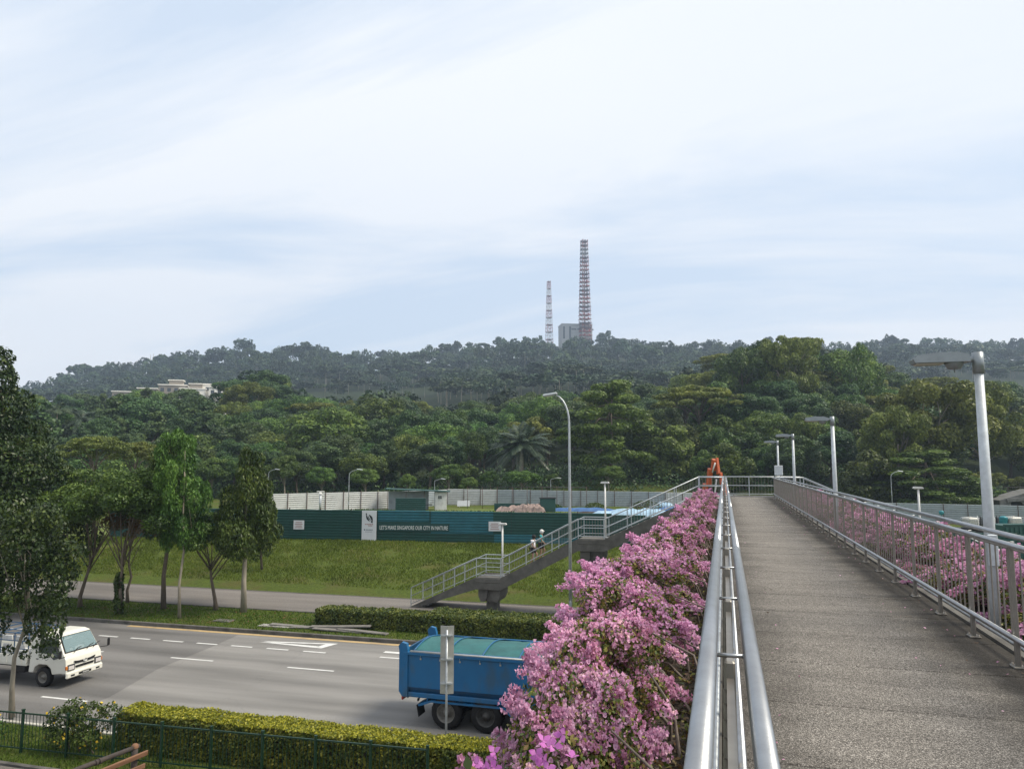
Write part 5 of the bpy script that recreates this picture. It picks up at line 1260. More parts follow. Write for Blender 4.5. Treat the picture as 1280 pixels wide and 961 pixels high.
# ------------------------------------------------------------------ green fence by the near pavement
m_gf = M('green_fence_paint', (.006, .034, .016), .45, .1, .15, 6, dirt=.3, dirtcol=(.02, .03, .02))
fa = Vector((-24.0, 17.25)); fb = Vector((-6.0, 18.12)); fl = (fb-fa).length; fd = (fb-fa).normalized()
gf = empty('green_fence', (fa.x, fa.y, .06), math.atan2(fd.y, fd.x), 'dark green steel picket fence at the lower left, in front of the clipped hedge', 'fence')
P_gp = MB().box((0, 0, .58), (.06, .06, 1.16)).box((0, 0, 1.18), (.075, .075, .03)).data('post', m_gf)
P_gb = MB().tube([(0, 0, .12), (0, 0, 1.06)], .009, 5, caps=False).data('picket', m_gf)
k = int(fl/1.52)
for i in range(k+1): inst('post', P_gp, gf, (i*1.52, 0, 0))
for i in range(int(k*1.52/.117)):
    if (i*.117) % 1.52 > .06: inst('picket', P_gb, gf, (i*.117, 0, 0))
b = MB(); b.box((k*1.52/2, 0, 1.08), (k*1.52, .04, .035)); b.box((k*1.52/2, 0, .13), (k*1.52, .04, .03)); b.build('rail', m_gf, gf)

# timber rail
m_tim = M('brown_timber', (.17, .085, .045), .75, 0, .35, 5, bump=.3, stretch=(1, .15, 1)); m_timd = M('dark_weathered_log', (.045, .035, .030), .8, 0, .3, 5, bump=.3)
tf = empty('timber_railing', (-14.55, 16.35, .10), R(180-8), 'brown timber and log railing rising from the bottom edge near the fence', 'railing')
b = MB()
for yy in (0, 1.55, 3.1): MB().tube([(0, yy, 0), (0, yy, 1.0)], .075, 10).build('post', m_timd, tf)
b = MB(); b.tube([(.0, -.12, .98), (.02, 1.6, 1.0), (0, 3.4, .98)], .055, 10)
for yy in (.95, 1.05, 2.6): b.tube([(0, yy, .99), (0, yy+.06, .99)], .068, 10)
b.build('log_rail', m_timd, tf)
b = MB(); b.box((-.16, 1.5, .80), (.05, 3.5, .13), bev=.012, rot=Matrix.Rotation(R(-10), 3, 'Y')); b.build('board', m_tim, tf)
b = MB(); b.box((-.15, 1.5, .50), (.05, 3.4, .12), bev=.012); b.build('board', m_tim, tf)
b = MB(); b.lathe([(.085, .97), (.085, 1.03), (.05, 1.07), (0, 1.07)], (0, 0, 0), 12); b.build('post_cap', m_tim, tf)

# hedges
def hedge(x0, x1, y0, y1, h, n, size, mat, label, zb=.1, r=rng, wav=.03):
    """leafy box"""
    cx, cy = (x0+x1)/2, (y0+y1)/2; Lx, Ly = x1-x0, y1-y0
    A = [Lx*Ly, Lx*h, Lx*h, Ly*h, Ly*h]; A = np.array(A)/sum(A); f = r.choice(5, n, p=A)
    u = r.uniform(-.5, .5, n); v = r.uniform(-.5, .5, n); P = np.zeros((n, 3)); Nn = np.zeros((n, 3))
    def setf(k, p, nm):
        m = f == k
        for i in range(3): P[m, i] = p[i][m] if hasattr(p[i], '__len__') else p[i]
        Nn[m] = nm
    setf(0, (u*Lx, v*Ly, h+0*u), (0, 0, 1)); setf(1, (u*Lx, -Ly/2+0*u, (v+.5)*h), (0, -1, .3)); setf(2, (u*Lx, Ly/2+0*u, (v+.5)*h), (0, 1, .3))
    setf(3, (-Lx/2+0*u, u*Ly, (v+.5)*h), (-1, 0, .3)); setf(4, (Lx/2+0*u, u*Ly, (v+.5)*h), (1, 0, .3))
    q = .02*np.sin(P[:, 0]*2.3)+.018*np.sin(P[:, 0]*5.1+1)+.015*np.sin(P[:, 0]*11+P[:, 2]*4)
    P += Nn*(q[:, None]+r.normal(size=(n, 1))*wav-np.abs(r.normal(size=(n, 1)))*.04)
    rt = empty('hedge', (cx, cy, zb), 0, label, 'hedge')
    if mat is m_hedge:
        k_ = n//4; Pt = np.stack([r.uniform(-.5, .5, k_)*Lx, r.uniform(-.5, .5, k_)*Ly, h+.02+.05*r.random(k_)], 1); Pt[:, 2] += .02*np.sin(Pt[:, 0]*2.3)+.018*np.sin(Pt[:, 0]*5.1+1)
        so_ = inst('young_shoots', quads_mesh('young_shoots', cards(Pt, np.tile([0, 0, 1.], (k_, 1)), size, .6, .9, 0, r), m_shoot), rt)
    inst('foliage', quads_mesh('foliage', cards(P, Nn, size, .62, .7, 0, r), mat), rt)
    b = MB()
    for i in range(int(Lx/.6)):
        x = -Lx/2+.3+i*.6; b.tube([(x, 0, 0), (x+.1, .05, h*.5), (x-.1, -.1, h*.85)], [.03, .02, .01], 5, caps=False)
        for s in (-1, 1): b.tube([(x, 0, h*.2), (x+.15*s, s*Ly*.25, h*.5), (x+.2*s, s*Ly*.38, h*.8)], [.02, .014, .006], 4, caps=False)
    b.build('stems', m_bark, rt)
    b = MB(); b.box((0, 0, h*.44), (Lx-.35, Ly-.35, h*.80)); b.build('inner_twigs', m_soil, rt)
    return rt
hedge(-17.0, -2.2, 18.32, 19.25, .98, 56000, .075, m_hedge, 'near clipped hedge with yellow-green top behind the green fence')
hedge(-20.0, -3.0, 34.3, 35.5, .85, 34000, .11, m_hedge2, 'clipped hedge along the far kerb beyond the blue truck')
hedge(-14.4, -4.0, 36.0, 36.9, .75, 15000, .11, m_hedge2, 'lower dark hedge beside the path under the lower stair landing')
# vine with yellow flowers on the fence
m_yf = M('yellow_petals', (.60, .42, .03), .6, 0, .15, 30)
rt = empty('flowering_vine', (-17.9, 17.9, .1), 0, 'bushy green vine with yellow flowers climbing over the green fence', 'vine')
lob = [[rnd.uniform(-.9, .9), rnd.uniform(-.3, .3), rnd.uniform(.35, 1.05), .40, .32, .28] for _ in range(16)]+[[.5, 0, 1.15, .4, .3, .25], [-.2, 0, 1.2, .3, .3, .25]]
P, Nn = lobes_points(lob, 5200, up=.2); inst('foliage', quads_mesh('foliage', cards(P, Nn, .085, .6, .8), m_lf_mid), rt)
P, Nn = lobes_points(lob, 90, shell=(1.0, 1.12)); inst('flowers', quads_mesh('flowers', np.concatenate([cards(P, Nn, .085, .8, .5), cards(P, Nn, .085, .8, .5)]), m_yf), rt)['kind'] = 'stuff'
b = MB()
for i in range(7): b.tube([(rnd.uniform(-.6, .6), 0, 0), (rnd.uniform(-.6, .6), 0, .5), (rnd.uniform(-.8, .8), 0, 1.1)], [.02, .012, .006], 5)
b.build('stems', m_bark, rt)
rt = empty('flowering_vine', (-20.9, 17.55, .1), 0, 'sparse vine with a few yellow flowers around the thin trunk at the fence', 'vine')
P, Nn = lobes_points([[0, 0, .5, .8, .25, .45]], 350); inst('foliage', quads_mesh('foliage', cards(P, Nn, .08, .6, .8), m_lf_mid), rt)
P, Nn = lobes_points([[0, 0, .55, .85, .25, .45]], 26); inst('flowers', quads_mesh('flowers', cards(P, Nn, .09, .8, .4), m_yf), rt)['kind'] = 'stuff'
b = MB(); b.tube([(0, 0, 0), (.1, 0, .9)], .012, 5); b.build('stem', m_bark, rt)

# stacked channel covers next to the far hedge
m_plk = M('grey_weathered_plank', (.17, .16, .145), .85, 0, .25, 4, bump=.3, dirt=.4)
for i, (x, y, z, l, rz, lb) in enumerate(((-20.9, 33.85, .17, 2.6, 3, 'grey plank lying leftmost at the hedge end'), (-19.6, 33.75, .19, 2.8, 5, 'grey plank second from the left before the hedge'), (-18.3, 33.5, .18, 2.6, 2, 'grey plank lowest and nearest the kerb'),
     (-18.6, 33.85, .27, 2.6, 6, 'grey plank lying across two others before the hedge'), (-17.0, 33.55, .20, 2.7, -3, 'grey plank farthest right in the heap by the hedge'), (-17.6, 33.9, .33, 1.6, 11, 'short grey plank tilted on top of the heap'))):
    tag(MB().box((0, 0, 0), (l, .34, .06), bev=.008).build('plank', m_plk, None, (x, y, z), (0, R((-1) ** i*1.6), R(rz))), lb, 'plank', 'loose planks on the verge by the hedge')
tag(MB().box((0, 0, 0), (1.0, .55, .05), bev=.01).build('manhole_cover', m_conc, None, (-25.2, 34.1, .14)), 'small square drain cover in the verge grass', 'drain cover')
tag(MB().box((0, 0, 0), (1.7, .5, .05), bev=.01).build('manhole_cover', m_concl, None, (-21.9, 33.7, .14)), 'pale flat slab in the verge near the planks', 'slab')

# ------------------------------------------------------------------ people on the stairs
def figure(x, y, z, rz, shirt, shorts, label, cap=None, hgt=1.62, hair=True):
    rt = empty('person', (x, y, z), rz, label, 'person'); k = hgt/1.7
    skin = bpy.data.materials.get('skin') or M('skin', (.30, .17, .11), .6, 0, .06, 8)
    J = dict(pel=(0, 0, .92), wst=(.01, 0, 1.08), chs=(.02, 0, 1.30), nk=(.03, 0, 1.46), hd0=(.05, 0, 1.52), hd=(.06, 0, 1.62), tp=(.05, 0, 1.70),
             hL=(0, .10, .88), kL=(.22, .10, .56), aL=(.08, .10, .22), tL=(.24, .10, .19), hR=(0, -.10, .88), kR=(.03, -.10, .47), aR=(-.10, -.10, .08), tR=(.07, -.11, .03),
             sL=(.02, .19, 1.41), eL=(-.04, .25, 1.14), wL=(.12, .24, .93), fL=(.20, .23, .88), sR=(.02, -.19, 1.41), eR=(.06, -.25, 1.15), wR=(.22, -.22, 1.00), fR=(.29, -.20, .97))
    Rr = dict(pel=.145, wst=.125, chs=.15, nk=.055, hd0=.07, hd=.095, tp=.06, hL=.09, kL=.06, aL=.04, tL=.035, hR=.09, kR=.06, aR=.04, tR=.035, sL=.06, eL=.043, wL=.03, fL=.022, sR=.06, eR=.043, wR=.03, fR=.022)
    E_ = [('pel', 'wst'), ('wst', 'chs'), ('chs', 'nk'), ('nk', 'hd0'), ('hd0', 'hd'), ('hd', 'tp'), ('pel', 'hL'), ('hL', 'kL'), ('kL', 'aL'), ('aL', 'tL'), ('pel', 'hR'), ('hR', 'kR'), ('kR', 'aR'), ('aR', 'tR'),
          ('chs', 'sL'), ('sL', 'eL'), ('eL', 'wL'), ('wL', 'fL'), ('chs', 'sR'), ('sR', 'eR'), ('eR', 'wR'), ('wR', 'fR')]
    def skinmesh(name, keys, edges, mat, grow=0.0, over=None):
        ks = list(keys); co = [tuple(c*k for c in ((over or {}).get(q) or J[q])) for q in ks]
        me = bpy.data.meshes.new(name); me.from_pydata(co, [(ks.index(a), ks.index(b_)) for a, b_ in edges], []); me.materials.append(mat)
        o = inst(name, me, rt); sk = o.modifiers.new('skin', 'SKIN'); sk.use_smooth_shade = True; o.modifiers.new('sub', 'SUBSURF').levels = 1; o.modifiers['sub'].render_levels = 1
        if not me.skin_vertices: me.attributes.new if False else None
        if len(me.skin_vertices) == 0:
            bm = bmesh.new(); bm.from_mesh(me); bm.verts.layers.skin.verify(); bm.to_mesh(me); bm.free()
        for i, q in enumerate(ks):
            r_ = (Rr[q]+grow)*k; me.skin_vertices[0].data[i].radius = (r_, r_); me.skin_vertices[0].data[i].use_root = (i == 0)
        return o
    skinmesh('body', J.keys(), E_, skin)
    skinmesh('shirt', ['chs', 'wst', 'pel', 'nk', 'sL', 'eL', 'sR', 'eR'], [('chs', 'wst'), ('wst', 'pel'), ('chs', 'nk'), ('chs', 'sL'), ('sL', 'eL'), ('chs', 'sR'), ('sR', 'eR')], shirt, .02, {'nk': (.02, 0, 1.42), 'eL': (0, .225, 1.26), 'eR': (.04, -.225, 1.26)})
    skinmesh('shorts', ['pel', 'hL', 'kL', 'hR', 'kR'], [('pel', 'hL'), ('hL', 'kL'), ('pel', 'hR'), ('hR', 'kR')], shorts, .025, {'kL': (.16, .10, .66), 'kR': (.02, -.10, .62)})
    b = MB(); b.lathe([(0, .12), (.06, .11), (.105, .06), (.118, 0), (.112, -.05), (.09, -.09)], (.045*k, 0, 1.64*k), 14)
    b.build('hair' if cap is None else 'cap', cap or m_black, rt)
    if cap: b = MB(); b.box((.15*k, 0, 1.66*k), (.12, .15, .02), bev=.008); b.build('cap_brim', cap, rt)
    b = MB(); b.box((.17*k, .0, 1.62*k), (.03, .02, .035), bev=.008); b.build('nose', skin, rt)
    b = MB()
    for s in (-1, 1): b.box((.152*k, s*.035, 1.655*k), (.01, .02, .012))
    b.box((.155*k, 0, 1.575*k), (.01, .04, .010)); b.build('face_features', m_dark, rt)
    b = MB()
    for q in ('tL', 'tR'):
        p_ = Vector(J[q])*k; b.box((p_.x-.06, p_.y, max(.0, p_.z-.005)), (.25, .085, .07), bev=.03)
    b.build('shoe', m_white, rt)
    b = MB()
    for q in ('fL', 'fR'):
        p_ = Vector(J[q])*k
        for i in range(4): b.tube([p_+Vector((0, -.022+.015*i, .01)), p_+Vector((.035, -.022+.015*i, -.012)), p_+Vector((.05, -.02+.014*i, -.045))], [.008, .0075, .006], 5)
        b.tube([p_+Vector((-.02, .025, 0)), p_+Vector((.01, .04, -.02))], [.009, .007], 5)
    b.build('fingers', skin, rt)
    return rt
m_sh1 = M('white_shirt', (.66, .66, .70), .85, 0, .06, 10); m_sh2 = M('teal_shirt', (.03, .30, .32), .85, 0, .1, 10); m_shd = M('black_shorts', (.02, .018, .02), .85, 0, .2, 10)
def stair_z(x): return float(np.interp(-x, [-a for a, b_ in LEFT] if False else [1.3, 6.25, 7.65, 12.0, 13.4, 17.3], [DZ, 4.2, 4.2, 1.95, 1.95, .17]))
figure(-10.40, 41.05, stair_z(-10.50)-.06, R(-12), m_sh1, m_shd, 'person in white shirt and black shorts climbing the stairs, dark hair', hgt=1.56)
figure(-10.05, 41.45, stair_z(-10.15)-.06, R(8), m_sh2, m_shd, 'person in teal shirt and white cap climbing just behind the white shirt', cap=m_white, hgt=1.64)
# ------------------------------------------------------------------ trees by the road
def tree(base, label, H_, r0, lobes, n, size, mat, bark=None, droop=0.0, aspect=.5, lean=(0, 0), limbs=8, group=None, jit=.8, reject=.7, trunk_top=.75, flat=0, name='tree', up=.3, shell=(.72, 1.05), two=None):
    """lobes relative to the base"""
    rt = empty(name, base, 0, label, 'tree', group)
    top = (lean[0], lean[1], H_*trunk_top)
    mb = MB(); sel = [lobes[rnd.randrange(len(lobes))] for _ in range(limbs)]
    trunk_mb(mb, (0, 0, -.05), top, r0, r0*.35, [((l[0], l[1], l[2]), r0*.32) for l in sel], n=9)
    mb.build('trunk', bark or m_bark, rt)
    P, Nn = lobes_points(lobes, n, up=up, reject=reject, shell=shell)
    inst('crown', quads_mesh('crown', cards(P, Nn, size, aspect, jit, droop), mat), rt)
    return rt
# big dark tree at the left edge: broad cone
def cone_lobes(h0, h1, r0, r1, k, sub, lean=(0, 0), sq=.8, pw=1.0, jr=.25):
    out = []
    for i in range(k):
        t = rnd.random()**pw; z = h0+(h1-h0)*t; r = (r0*(1-t)+r1*t)*rnd.uniform(1-jr*2.2, 1.0); a = rnd.uniform(0, 2*math.pi); s = sub*rnd.uniform(.75, 1.3)*(1-.45*t)
        out.append([r*math.cos(a)+lean[0]*t, r*math.sin(a)+lean[1]*t, z, s, s, s*sq])
    return out
tree((-40.9, 33.2, .12), 'huge dark conical leafy tree filling the left edge of the view', 16, .34, cone_lobes(3.4, 14.4, 5.2, .15, 190, 1.40, pw=1.15), 115000, .22, m_lf_deep, droop=.6, limbs=16)
# thin young tree in front with hanging creeper
lob = [[rnd.uniform(-1.2, 1.2), rnd.uniform(-.9, .9), rnd.uniform(3.6, 6.4), .62, .6, .62] for _ in range(24)]+[[1.5+rnd.uniform(-.25, .3), -.1, z, .34, .34, .42] for z in (2.3, 2.7, 3.1, 3.6, 4.1, 4.6)]+[[.95+rnd.uniform(-.2, .2), -.1, z, .36, .34, .42] for z in (2.6, 3.0, 3.5)]+[[-1.2+rnd.uniform(-.3, .3), 0, z, .42, .4, .42] for z in (2.8, 3.2, 3.7)]+[[-.3, 0, 2.05, .2, .2, .16], [.4, 0, 1.95, .22, .2, .14]]
tree((-22.45, 19.75, .1), 'slender pale-trunked young tree with hanging leafy creepers beside the white truck', 6.2, .085, lob, 15000, .13, m_lf_deep, m_barkp, droop=.9, lean=(.35, 0), limbs=10, aspect=.6)
# two spreading umbrella trees
def umb_lobes(c, r, h, k, sub, th=.7):
    out = []
    for i in range(k):
        a = rnd.uniform(0, 2*math.pi); q = math.sqrt(rnd.random()); z = h+th*math.sqrt(max(0, 1-q*q))*rnd.uniform(.3, 1.1)-.3*q; s = sub*rnd.uniform(.7, 1.2)
        out.append([c[0]+r*q*math.cos(a), c[1]+r*q*math.sin(a), z, s, s, s*.6])
    return out
tree((-35.4, 35.0, .12), 'spreading low-forked tree with a broad crown, left of the ivy-wrapped trunk', 8, .12, umb_lobes((-.3, .6), 3.4, 5.2, 44, .80, 2.0), 20000, .17, m_lf_rust if False else m_lf_mid, m_bark, limbs=14, trunk_top=.42, lean=(.9, 0))
tree((-31.7, 33.9, .12), 'multi-branched umbrella tree with ivy wrapped round its lower trunk', 8, .11, umb_lobes((.4, .5), 3.1, 5.2, 46, .78, 2.3), 22000, .17, m_lf_mid, m_bark, limbs=14, trunk_top=.50, lean=(.2, 0))
lob = [[-31.68+rnd.uniform(-.12, .12), 33.9+rnd.uniform(-.1, .1), z, .24, .22, .28] for z in np.arange(.3, 2.2, .18)]
P, Nn = lobes_points(lob, 2600, up=0); tag(inst('ivy', quads_mesh('ivy', cards(P, Nn, .13, .7, .6), m_lf_dark)), 'dark ivy clothing the lower trunk of the umbrella tree', 'ivy')
tree((-33.8, 36.8, .2), 'thin tree with rusty reddish leaves tucked between the left trees', 6, .09, umb_lobes((-.2, 0), 1.7, 4.1, 16, .55, 1.0), 4200, .15, m_lf_rust, limbs=6, trunk_top=.6)
# tall columnar weeping trees
def col_lobes(h0, h1, r, k, sub, top=.5):
    out = []
    for i in range(k):
        t = rnd.random(); z = h0+(h1-h0)*t; rr = r*(1-.35*abs(t-.35)*2 if t < .8 else top)*math.sqrt(rnd.random()); a = rnd.uniform(0, 6.283); s = sub*rnd.uniform(.7, 1.2)
        out.append([rr*math.cos(a), rr*math.sin(a), z, s*.8, s*.8, s*1.35])
    return out
tree((-30.5, 35.9, .12), 'tall weeping columnar tree with a dark straight trunk, left of a paler stem', 10, .13, col_lobes(4.0, 9.0, 1.55, 56, .46), 21000, .19, m_lf_dark, m_bark, droop=1.6, limbs=8, trunk_top=.92, aspect=.3)
tree((-27.85, 34.0, .12), 'weeping tree on a thin pale stem with light green trailing foliage to the top', 9.6, .075, [[l[0]*1.0-.3, l[1], l[2]+.0, l[3], l[4], l[5]] for l in col_lobes(3.8, 9.4, 1.5, 58, .44, .8)], 20000, .18, m_lf_mid, m_barkp, droop=1.6, limbs=3, trunk_top=.92, aspect=.3, lean=(-.15, 0))
# small forked tree
tree((-27.5, 36.5, .12), 'small crooked tree forking low between the columnar and conical trees', 6.6, .12, umb_lobes((-.3, 0), 2.3, 3.9, 30, .60, 1.5), 12000, .16, m_lf_mid, m_bark, limbs=12, trunk_top=.42, lean=(-.6, 0))
# conical tree
tree((-25.65, 36.4, .12), 'dense conical tree with drooping leaves beside the left end of the green hoarding', 9.2, .15, cone_lobes(3.5, 8.7, 1.9, .35, 90, .58, sq=1.3, pw=1.15, lean=(.1, 0)), 32000, .21, m_lf_dark, m_barkp, droop=1.7, limbs=8, trunk_top=.9, aspect=.32)
tree((-31.5, 40.6+6, .9), 'low dark shrubby tree hung with creepers behind the columnar trees', 5.2, .08, [[rnd.uniform(-.5, .5), 0, z, .42, .4, .5] for z in np.arange(1.0, 5.2, .3)], 5200, .16, m_lf_dark, droop=1.2, limbs=4)

# ------------------------------------------------------------------ forest tree kinds (shared mesh data)
def proto(kind, seed, nleaf=8000):
    global rng
    r = np.random.default_rng(seed); rr = random.Random(seed); mb = MB(); S_ = 1.0; droop = 0; asp = .6
    if kind == 'round':                # broad rounded crown, unit: height 14, radius 6
        lob = crown_lobes((0, 0, 8.8), (5.0, 5.0, 4.7), 38, .34, r, .88, -.5); H0 = 9; r0 = .35; sz = .40; mat = m_lf_mid
    elif kind == 'dark':
        lob = crown_lobes((0, 0, 9.2), (4.2, 4.2, 5.3), 40, .32, r, .95, -.6); H0 = 10; r0 = .3; sz = .38; mat = m_lf_blu
    elif kind == 'umbrella':
        lob = []
        for i in range(60):
            a = rr.uniform(0, 6.283); q = math.sqrt(rr.random()); lay = rr.choice((10.2, 11.4, 12.3)); rad = {10.2: 7.2, 11.4: 6.2, 12.3: 4.4}[lay]
            s = rr.uniform(.9, 1.5); lob.append([rad*q*math.cos(a), rad*q*math.sin(a), lay-.6*q*q+rr.uniform(-.3, .3), s, s, s*.34])
        H0 = 10.5; r0 = .32; sz = .40; mat = m_lf_yel
    elif kind == 'tiered':
        lob = []
        for lay, rad in ((3.5, 6.2), (5.4, 6.6), (7.3, 6.2), (9.2, 5.2), (11.0, 3.8), (12.5, 2.1)):
            for i in range(int(rad*3.6)):
                a = rr.uniform(0, 6.283); q = rr.uniform(.25, 1)**.7; s = rr.uniform(.9, 1.5); lob.append([rad*q*math.cos(a), rad*q*math.sin(a), lay-.9*q+rr.uniform(-.45, .45), s, s, s*.42])
        H0 = 12.5; r0 = .3; sz = .40; mat = m_lf_lime; nleaf = 30000
    elif kind == 'cone':
        lob = []
        for i in range(75):
            t = rr.random()**1.2; rad = 3.9*(1-t)+.3; a = rr.uniform(0, 6.283); s = .95*rr.uniform(.7, 1.2)*(1-.4*t); q = rr.uniform(.45, 1); lob.append([rad*q*math.cos(a), rad*q*math.sin(a), 3.2+10.6*t, s, s, s*.95])
        H0 = 13; r0 = .25; sz = .42; mat = m_lf_dark if False else m_lf_blu; droop = .6
    elif kind == 'airy':               # loose yellowish crown with visible limbs
        lob = crown_lobes((0, 0, 8.5), (5.8, 5.8, 5.0), 52, .20, r, .8, -.6); H0 = 10; r0 = .28; sz = .38; mat = m_lf_yel
    elif kind == 'tall':               # bare stem, small billowing crown
        lob = crown_lobes((0, 0, 12.2), (3.8, 3.8, 2.6), 36, .32, r, .7, -.4); H0 = 12; r0 = .24; sz = .44; mat = m_lf_hill
    elif kind == 'vine':               # lump smothered by climbers
        lob = crown_lobes((0, 0, 4.2), (4.2, 3.6, 5.6), 46, .30, r, 1.0, -.8); H0 = 6; r0 = .2; sz = .42; mat = m_lf_mid; droop = .9
    elif kind == 'small':              # low rounded field tree, height 6 radius 3
        lob = crown_lobes((0, 0, 4.0), (2.7, 2.7, 1.9), 44, .27, r, .7, -.35); H0 = 4; r0 = .14; sz = .26; mat = m_lf_lime
    trunk_mb(mb, (0, 0, -.6), (rr.uniform(-.3, .3), rr.uniform(-.3, .3), H0*.82), r0, r0*.4, [((l[0], l[1], l[2]), r0*.35) for l in rr.sample(lob, 11)], n=7)
    P, Nn = lobes_points(lob, nleaf, r, up=.45, reject=.74, shell=(.7, 1.08))
    return mb.data('trunk', m_barkp if kind in ('tall', 'airy', 'small') else m_bark), quads_mesh('crown', cards(P, Nn, sz, asp, .5, droop, r), mat)
PR = {}
for kd, hh, ns in (('round', 13.6, 3), ('dark', 14.5, 2), ('umbrella', 12.8, 2), ('tiered', 12.9, 1), ('cone', 13.9, 2), ('airy', 13.5, 2), ('tall', 14.8, 2), ('vine', 9.8, 2), ('small', 6.0, 2)):
    PR[kd] = (hh, [proto(kd, 100+len(PR)*7+s, 19000 if kd in ('round', 'dark', 'tiered', 'airy', 'vine') else 12000) for s in range(ns)])
def put(kd, x, y, z, h, label, group=None, wid=1.0, name='forest_tree', v=None, mat=None):
    hh, vs = PR[kd]; s = h/hh; rt = empty(name, (x, y, z), rnd.uniform(0, 6.283), label, 'tree', group)
    rt.scale = (s*wid, s*wid, s); t, c = vs[rnd.randrange(len(vs)) if v is None else v]
    inst('trunk', t, rt); inst('crown', c, rt); return rt
def put_px(kd, px, ytop, d, label, group=None, wid=1.0, name='forest_tree', v=None, zoff=0.0, extra=0.0):
    p = ca(px, d); z = terr(p.x, p.y); h = EYE+(580-ytop)*d/FPX-z+extra; return put(kd, p.x, p.y, z, h, label, group, wid, name, v)
# small clipped-looking field trees behind the hoardings
for px, yt, d, wd, lb in ((358, 569, 121, .85, 'small round field tree with pale forked trunk, leftmost behind the white hoarding'), (404, 583, 121, 1.0, 'small flat-topped field tree, second from the left behind the white hoarding'),
        (458, 585, 121, 1.05, 'small round field tree, third from the left behind the white hoarding'), (510, 592, 119, .8, 'tiny round tree directly behind the shed roof'), (561, 580, 122, 1.1, 'rounded dark tree above the right end of the shed'),
        (586, 596, 118, .9, 'low round bush tree just right of the shed roof'), (613, 588, 124, .9, 'dark rounded tree between the shed and the bright clipped tree'), (652, 588, 119, 1.55, 'bright green wide clipped tree behind the middle of the far hoarding'),
        (690, 592, 124, 1.1, 'small dark tree right of the bright clipped tree'), (760, 582, 122, 1.3, 'low rounded tree behind the T-shaped lamp of the upper landing'), (268, 572, 124, 1.0, 'small round tree half hidden by the conical roadside tree')):
    put_px('small', px, yt, d, lb, None, wd, 'field_tree')
# individually placed large trees ---------------------------------------------------
put_px('tiered', 762, 474, 132, 'large bright layered tree rising above the far hoarding at the centre right', None, 1.05)
put_px('tiered', 1150, 562, 112, 'spreading tree with flat tiers of branches behind the right hoarding', None, 1.9)
put_px('tiered', 1195, 590, 118, 'low tiered tree right of the spreading flat-tiered one', None, 1.6)
put_px('airy', 1165, 470, 122, 'airy yellowish-green tree left of the nearest lamp pole', None, .92)
put_px('airy', 1228, 478, 124, 'yellow-green loose-crowned tree right behind the nearest lamp pole', None, .72)
put_px('airy', 1120, 505, 118, 'loose olive tree left of the tiered tree', None, .8)
put_px('airy', 985, 417, 168, 'tall open-crowned tree on the skyline above the end of the bridge', None, .75)
put_px('umbrella', 1005, 420, 178, 'flat-topped tall tree touching the sky above the second bridge lamp', None, .6)
put_px('round', 930, 436, 170, 'rusty-tinged big tree on the skyline left of the open-crowned one', None, .8)
put_px('round', 1068, 432, 176, 'dense dark round tree on the skyline right of the flat-topped one', None, .8)
put_px('round', 340, 467, 250, 'broad dark round tree rising highest in the left middle distance', None, .95)
put_px('cone', 182, 486, 215, 'dark pointed tree in front of the white hillside houses', None, 1.5)
put_px('cone', 118, 496, 220, 'dark pointed tree at the left of the hillside houses', None, 1.3)
put_px('cone', 235, 500, 212, 'broad dark conical tree right of the highest pointed one', None, 1.7)
put_px('cone', 212, 505, 200, 'tall dark conical tree below the hillside houses', None, 1.2)
put_px('umbrella', 120, 545, 92, 'feathery pale-limbed tree behind the large dark left tree', None, .8)
put_px('umbrella', 172, 552, 100, 'feathery light-crowned tree left of the weeping columnar trees', None, .7)
put_px('vine', 1080, 565, 112, 'climber-smothered mound of trees right of the third bridge lamp', None, 1.3)
# fill the forest front to back, dropping trees wholly hidden behind nearer ones
sky_ = np.full(200, 1000.0)          # highest canopy row so far per 10 px compass step
def cover(px, half, yt):
    a = int((px-half*.75+300)/10); c = int((px+half*.75+300)/10)
    for i in range(max(0, a), min(199, c)+1): sky_[i] = min(sky_[i], yt+half*.25)
def vis(px, half, yt):
    a = int((px-half+300)/10); c = int((px+half+300)/10); seg = sky_[max(0, a):min(199, c)+1]
    return len(seg) and (seg.max() > yt+1-far_slack)
KN = {'round': 'broad round-crowned', 'dark': 'dense dark-crowned', 'umbrella': 'flat-topped feathery', 'airy': 'loose yellowish', 'tall': 'bare-stemmed tall', 'vine': 'climber-smothered', 'cone': 'dark conical', 'tiered': 'layered'}
def where(px, d):
    a = 'above the roadside trees' if px < 260 else 'above the oblique white hoarding' if px < 480 else 'behind the shed' if px < 600 else 'behind the big clipped tree' if px < 710 else 'around the large layered tree' if px < 850 else 'above the end of the bridge' if px < 980 else 'above the bridge lamps' if px < 1130 else 'at the right edge'
    b_ = 'at forest front' if d < 150 else 'just behind forest front' if d < 170 else 'mid forest' if d < 215 else 'deep in forest' if d < 260 else 'at forest back'
    return b_+' '+a
far_slack = 0; cnt = 0; far = []; FOREST = []
d = 127.0
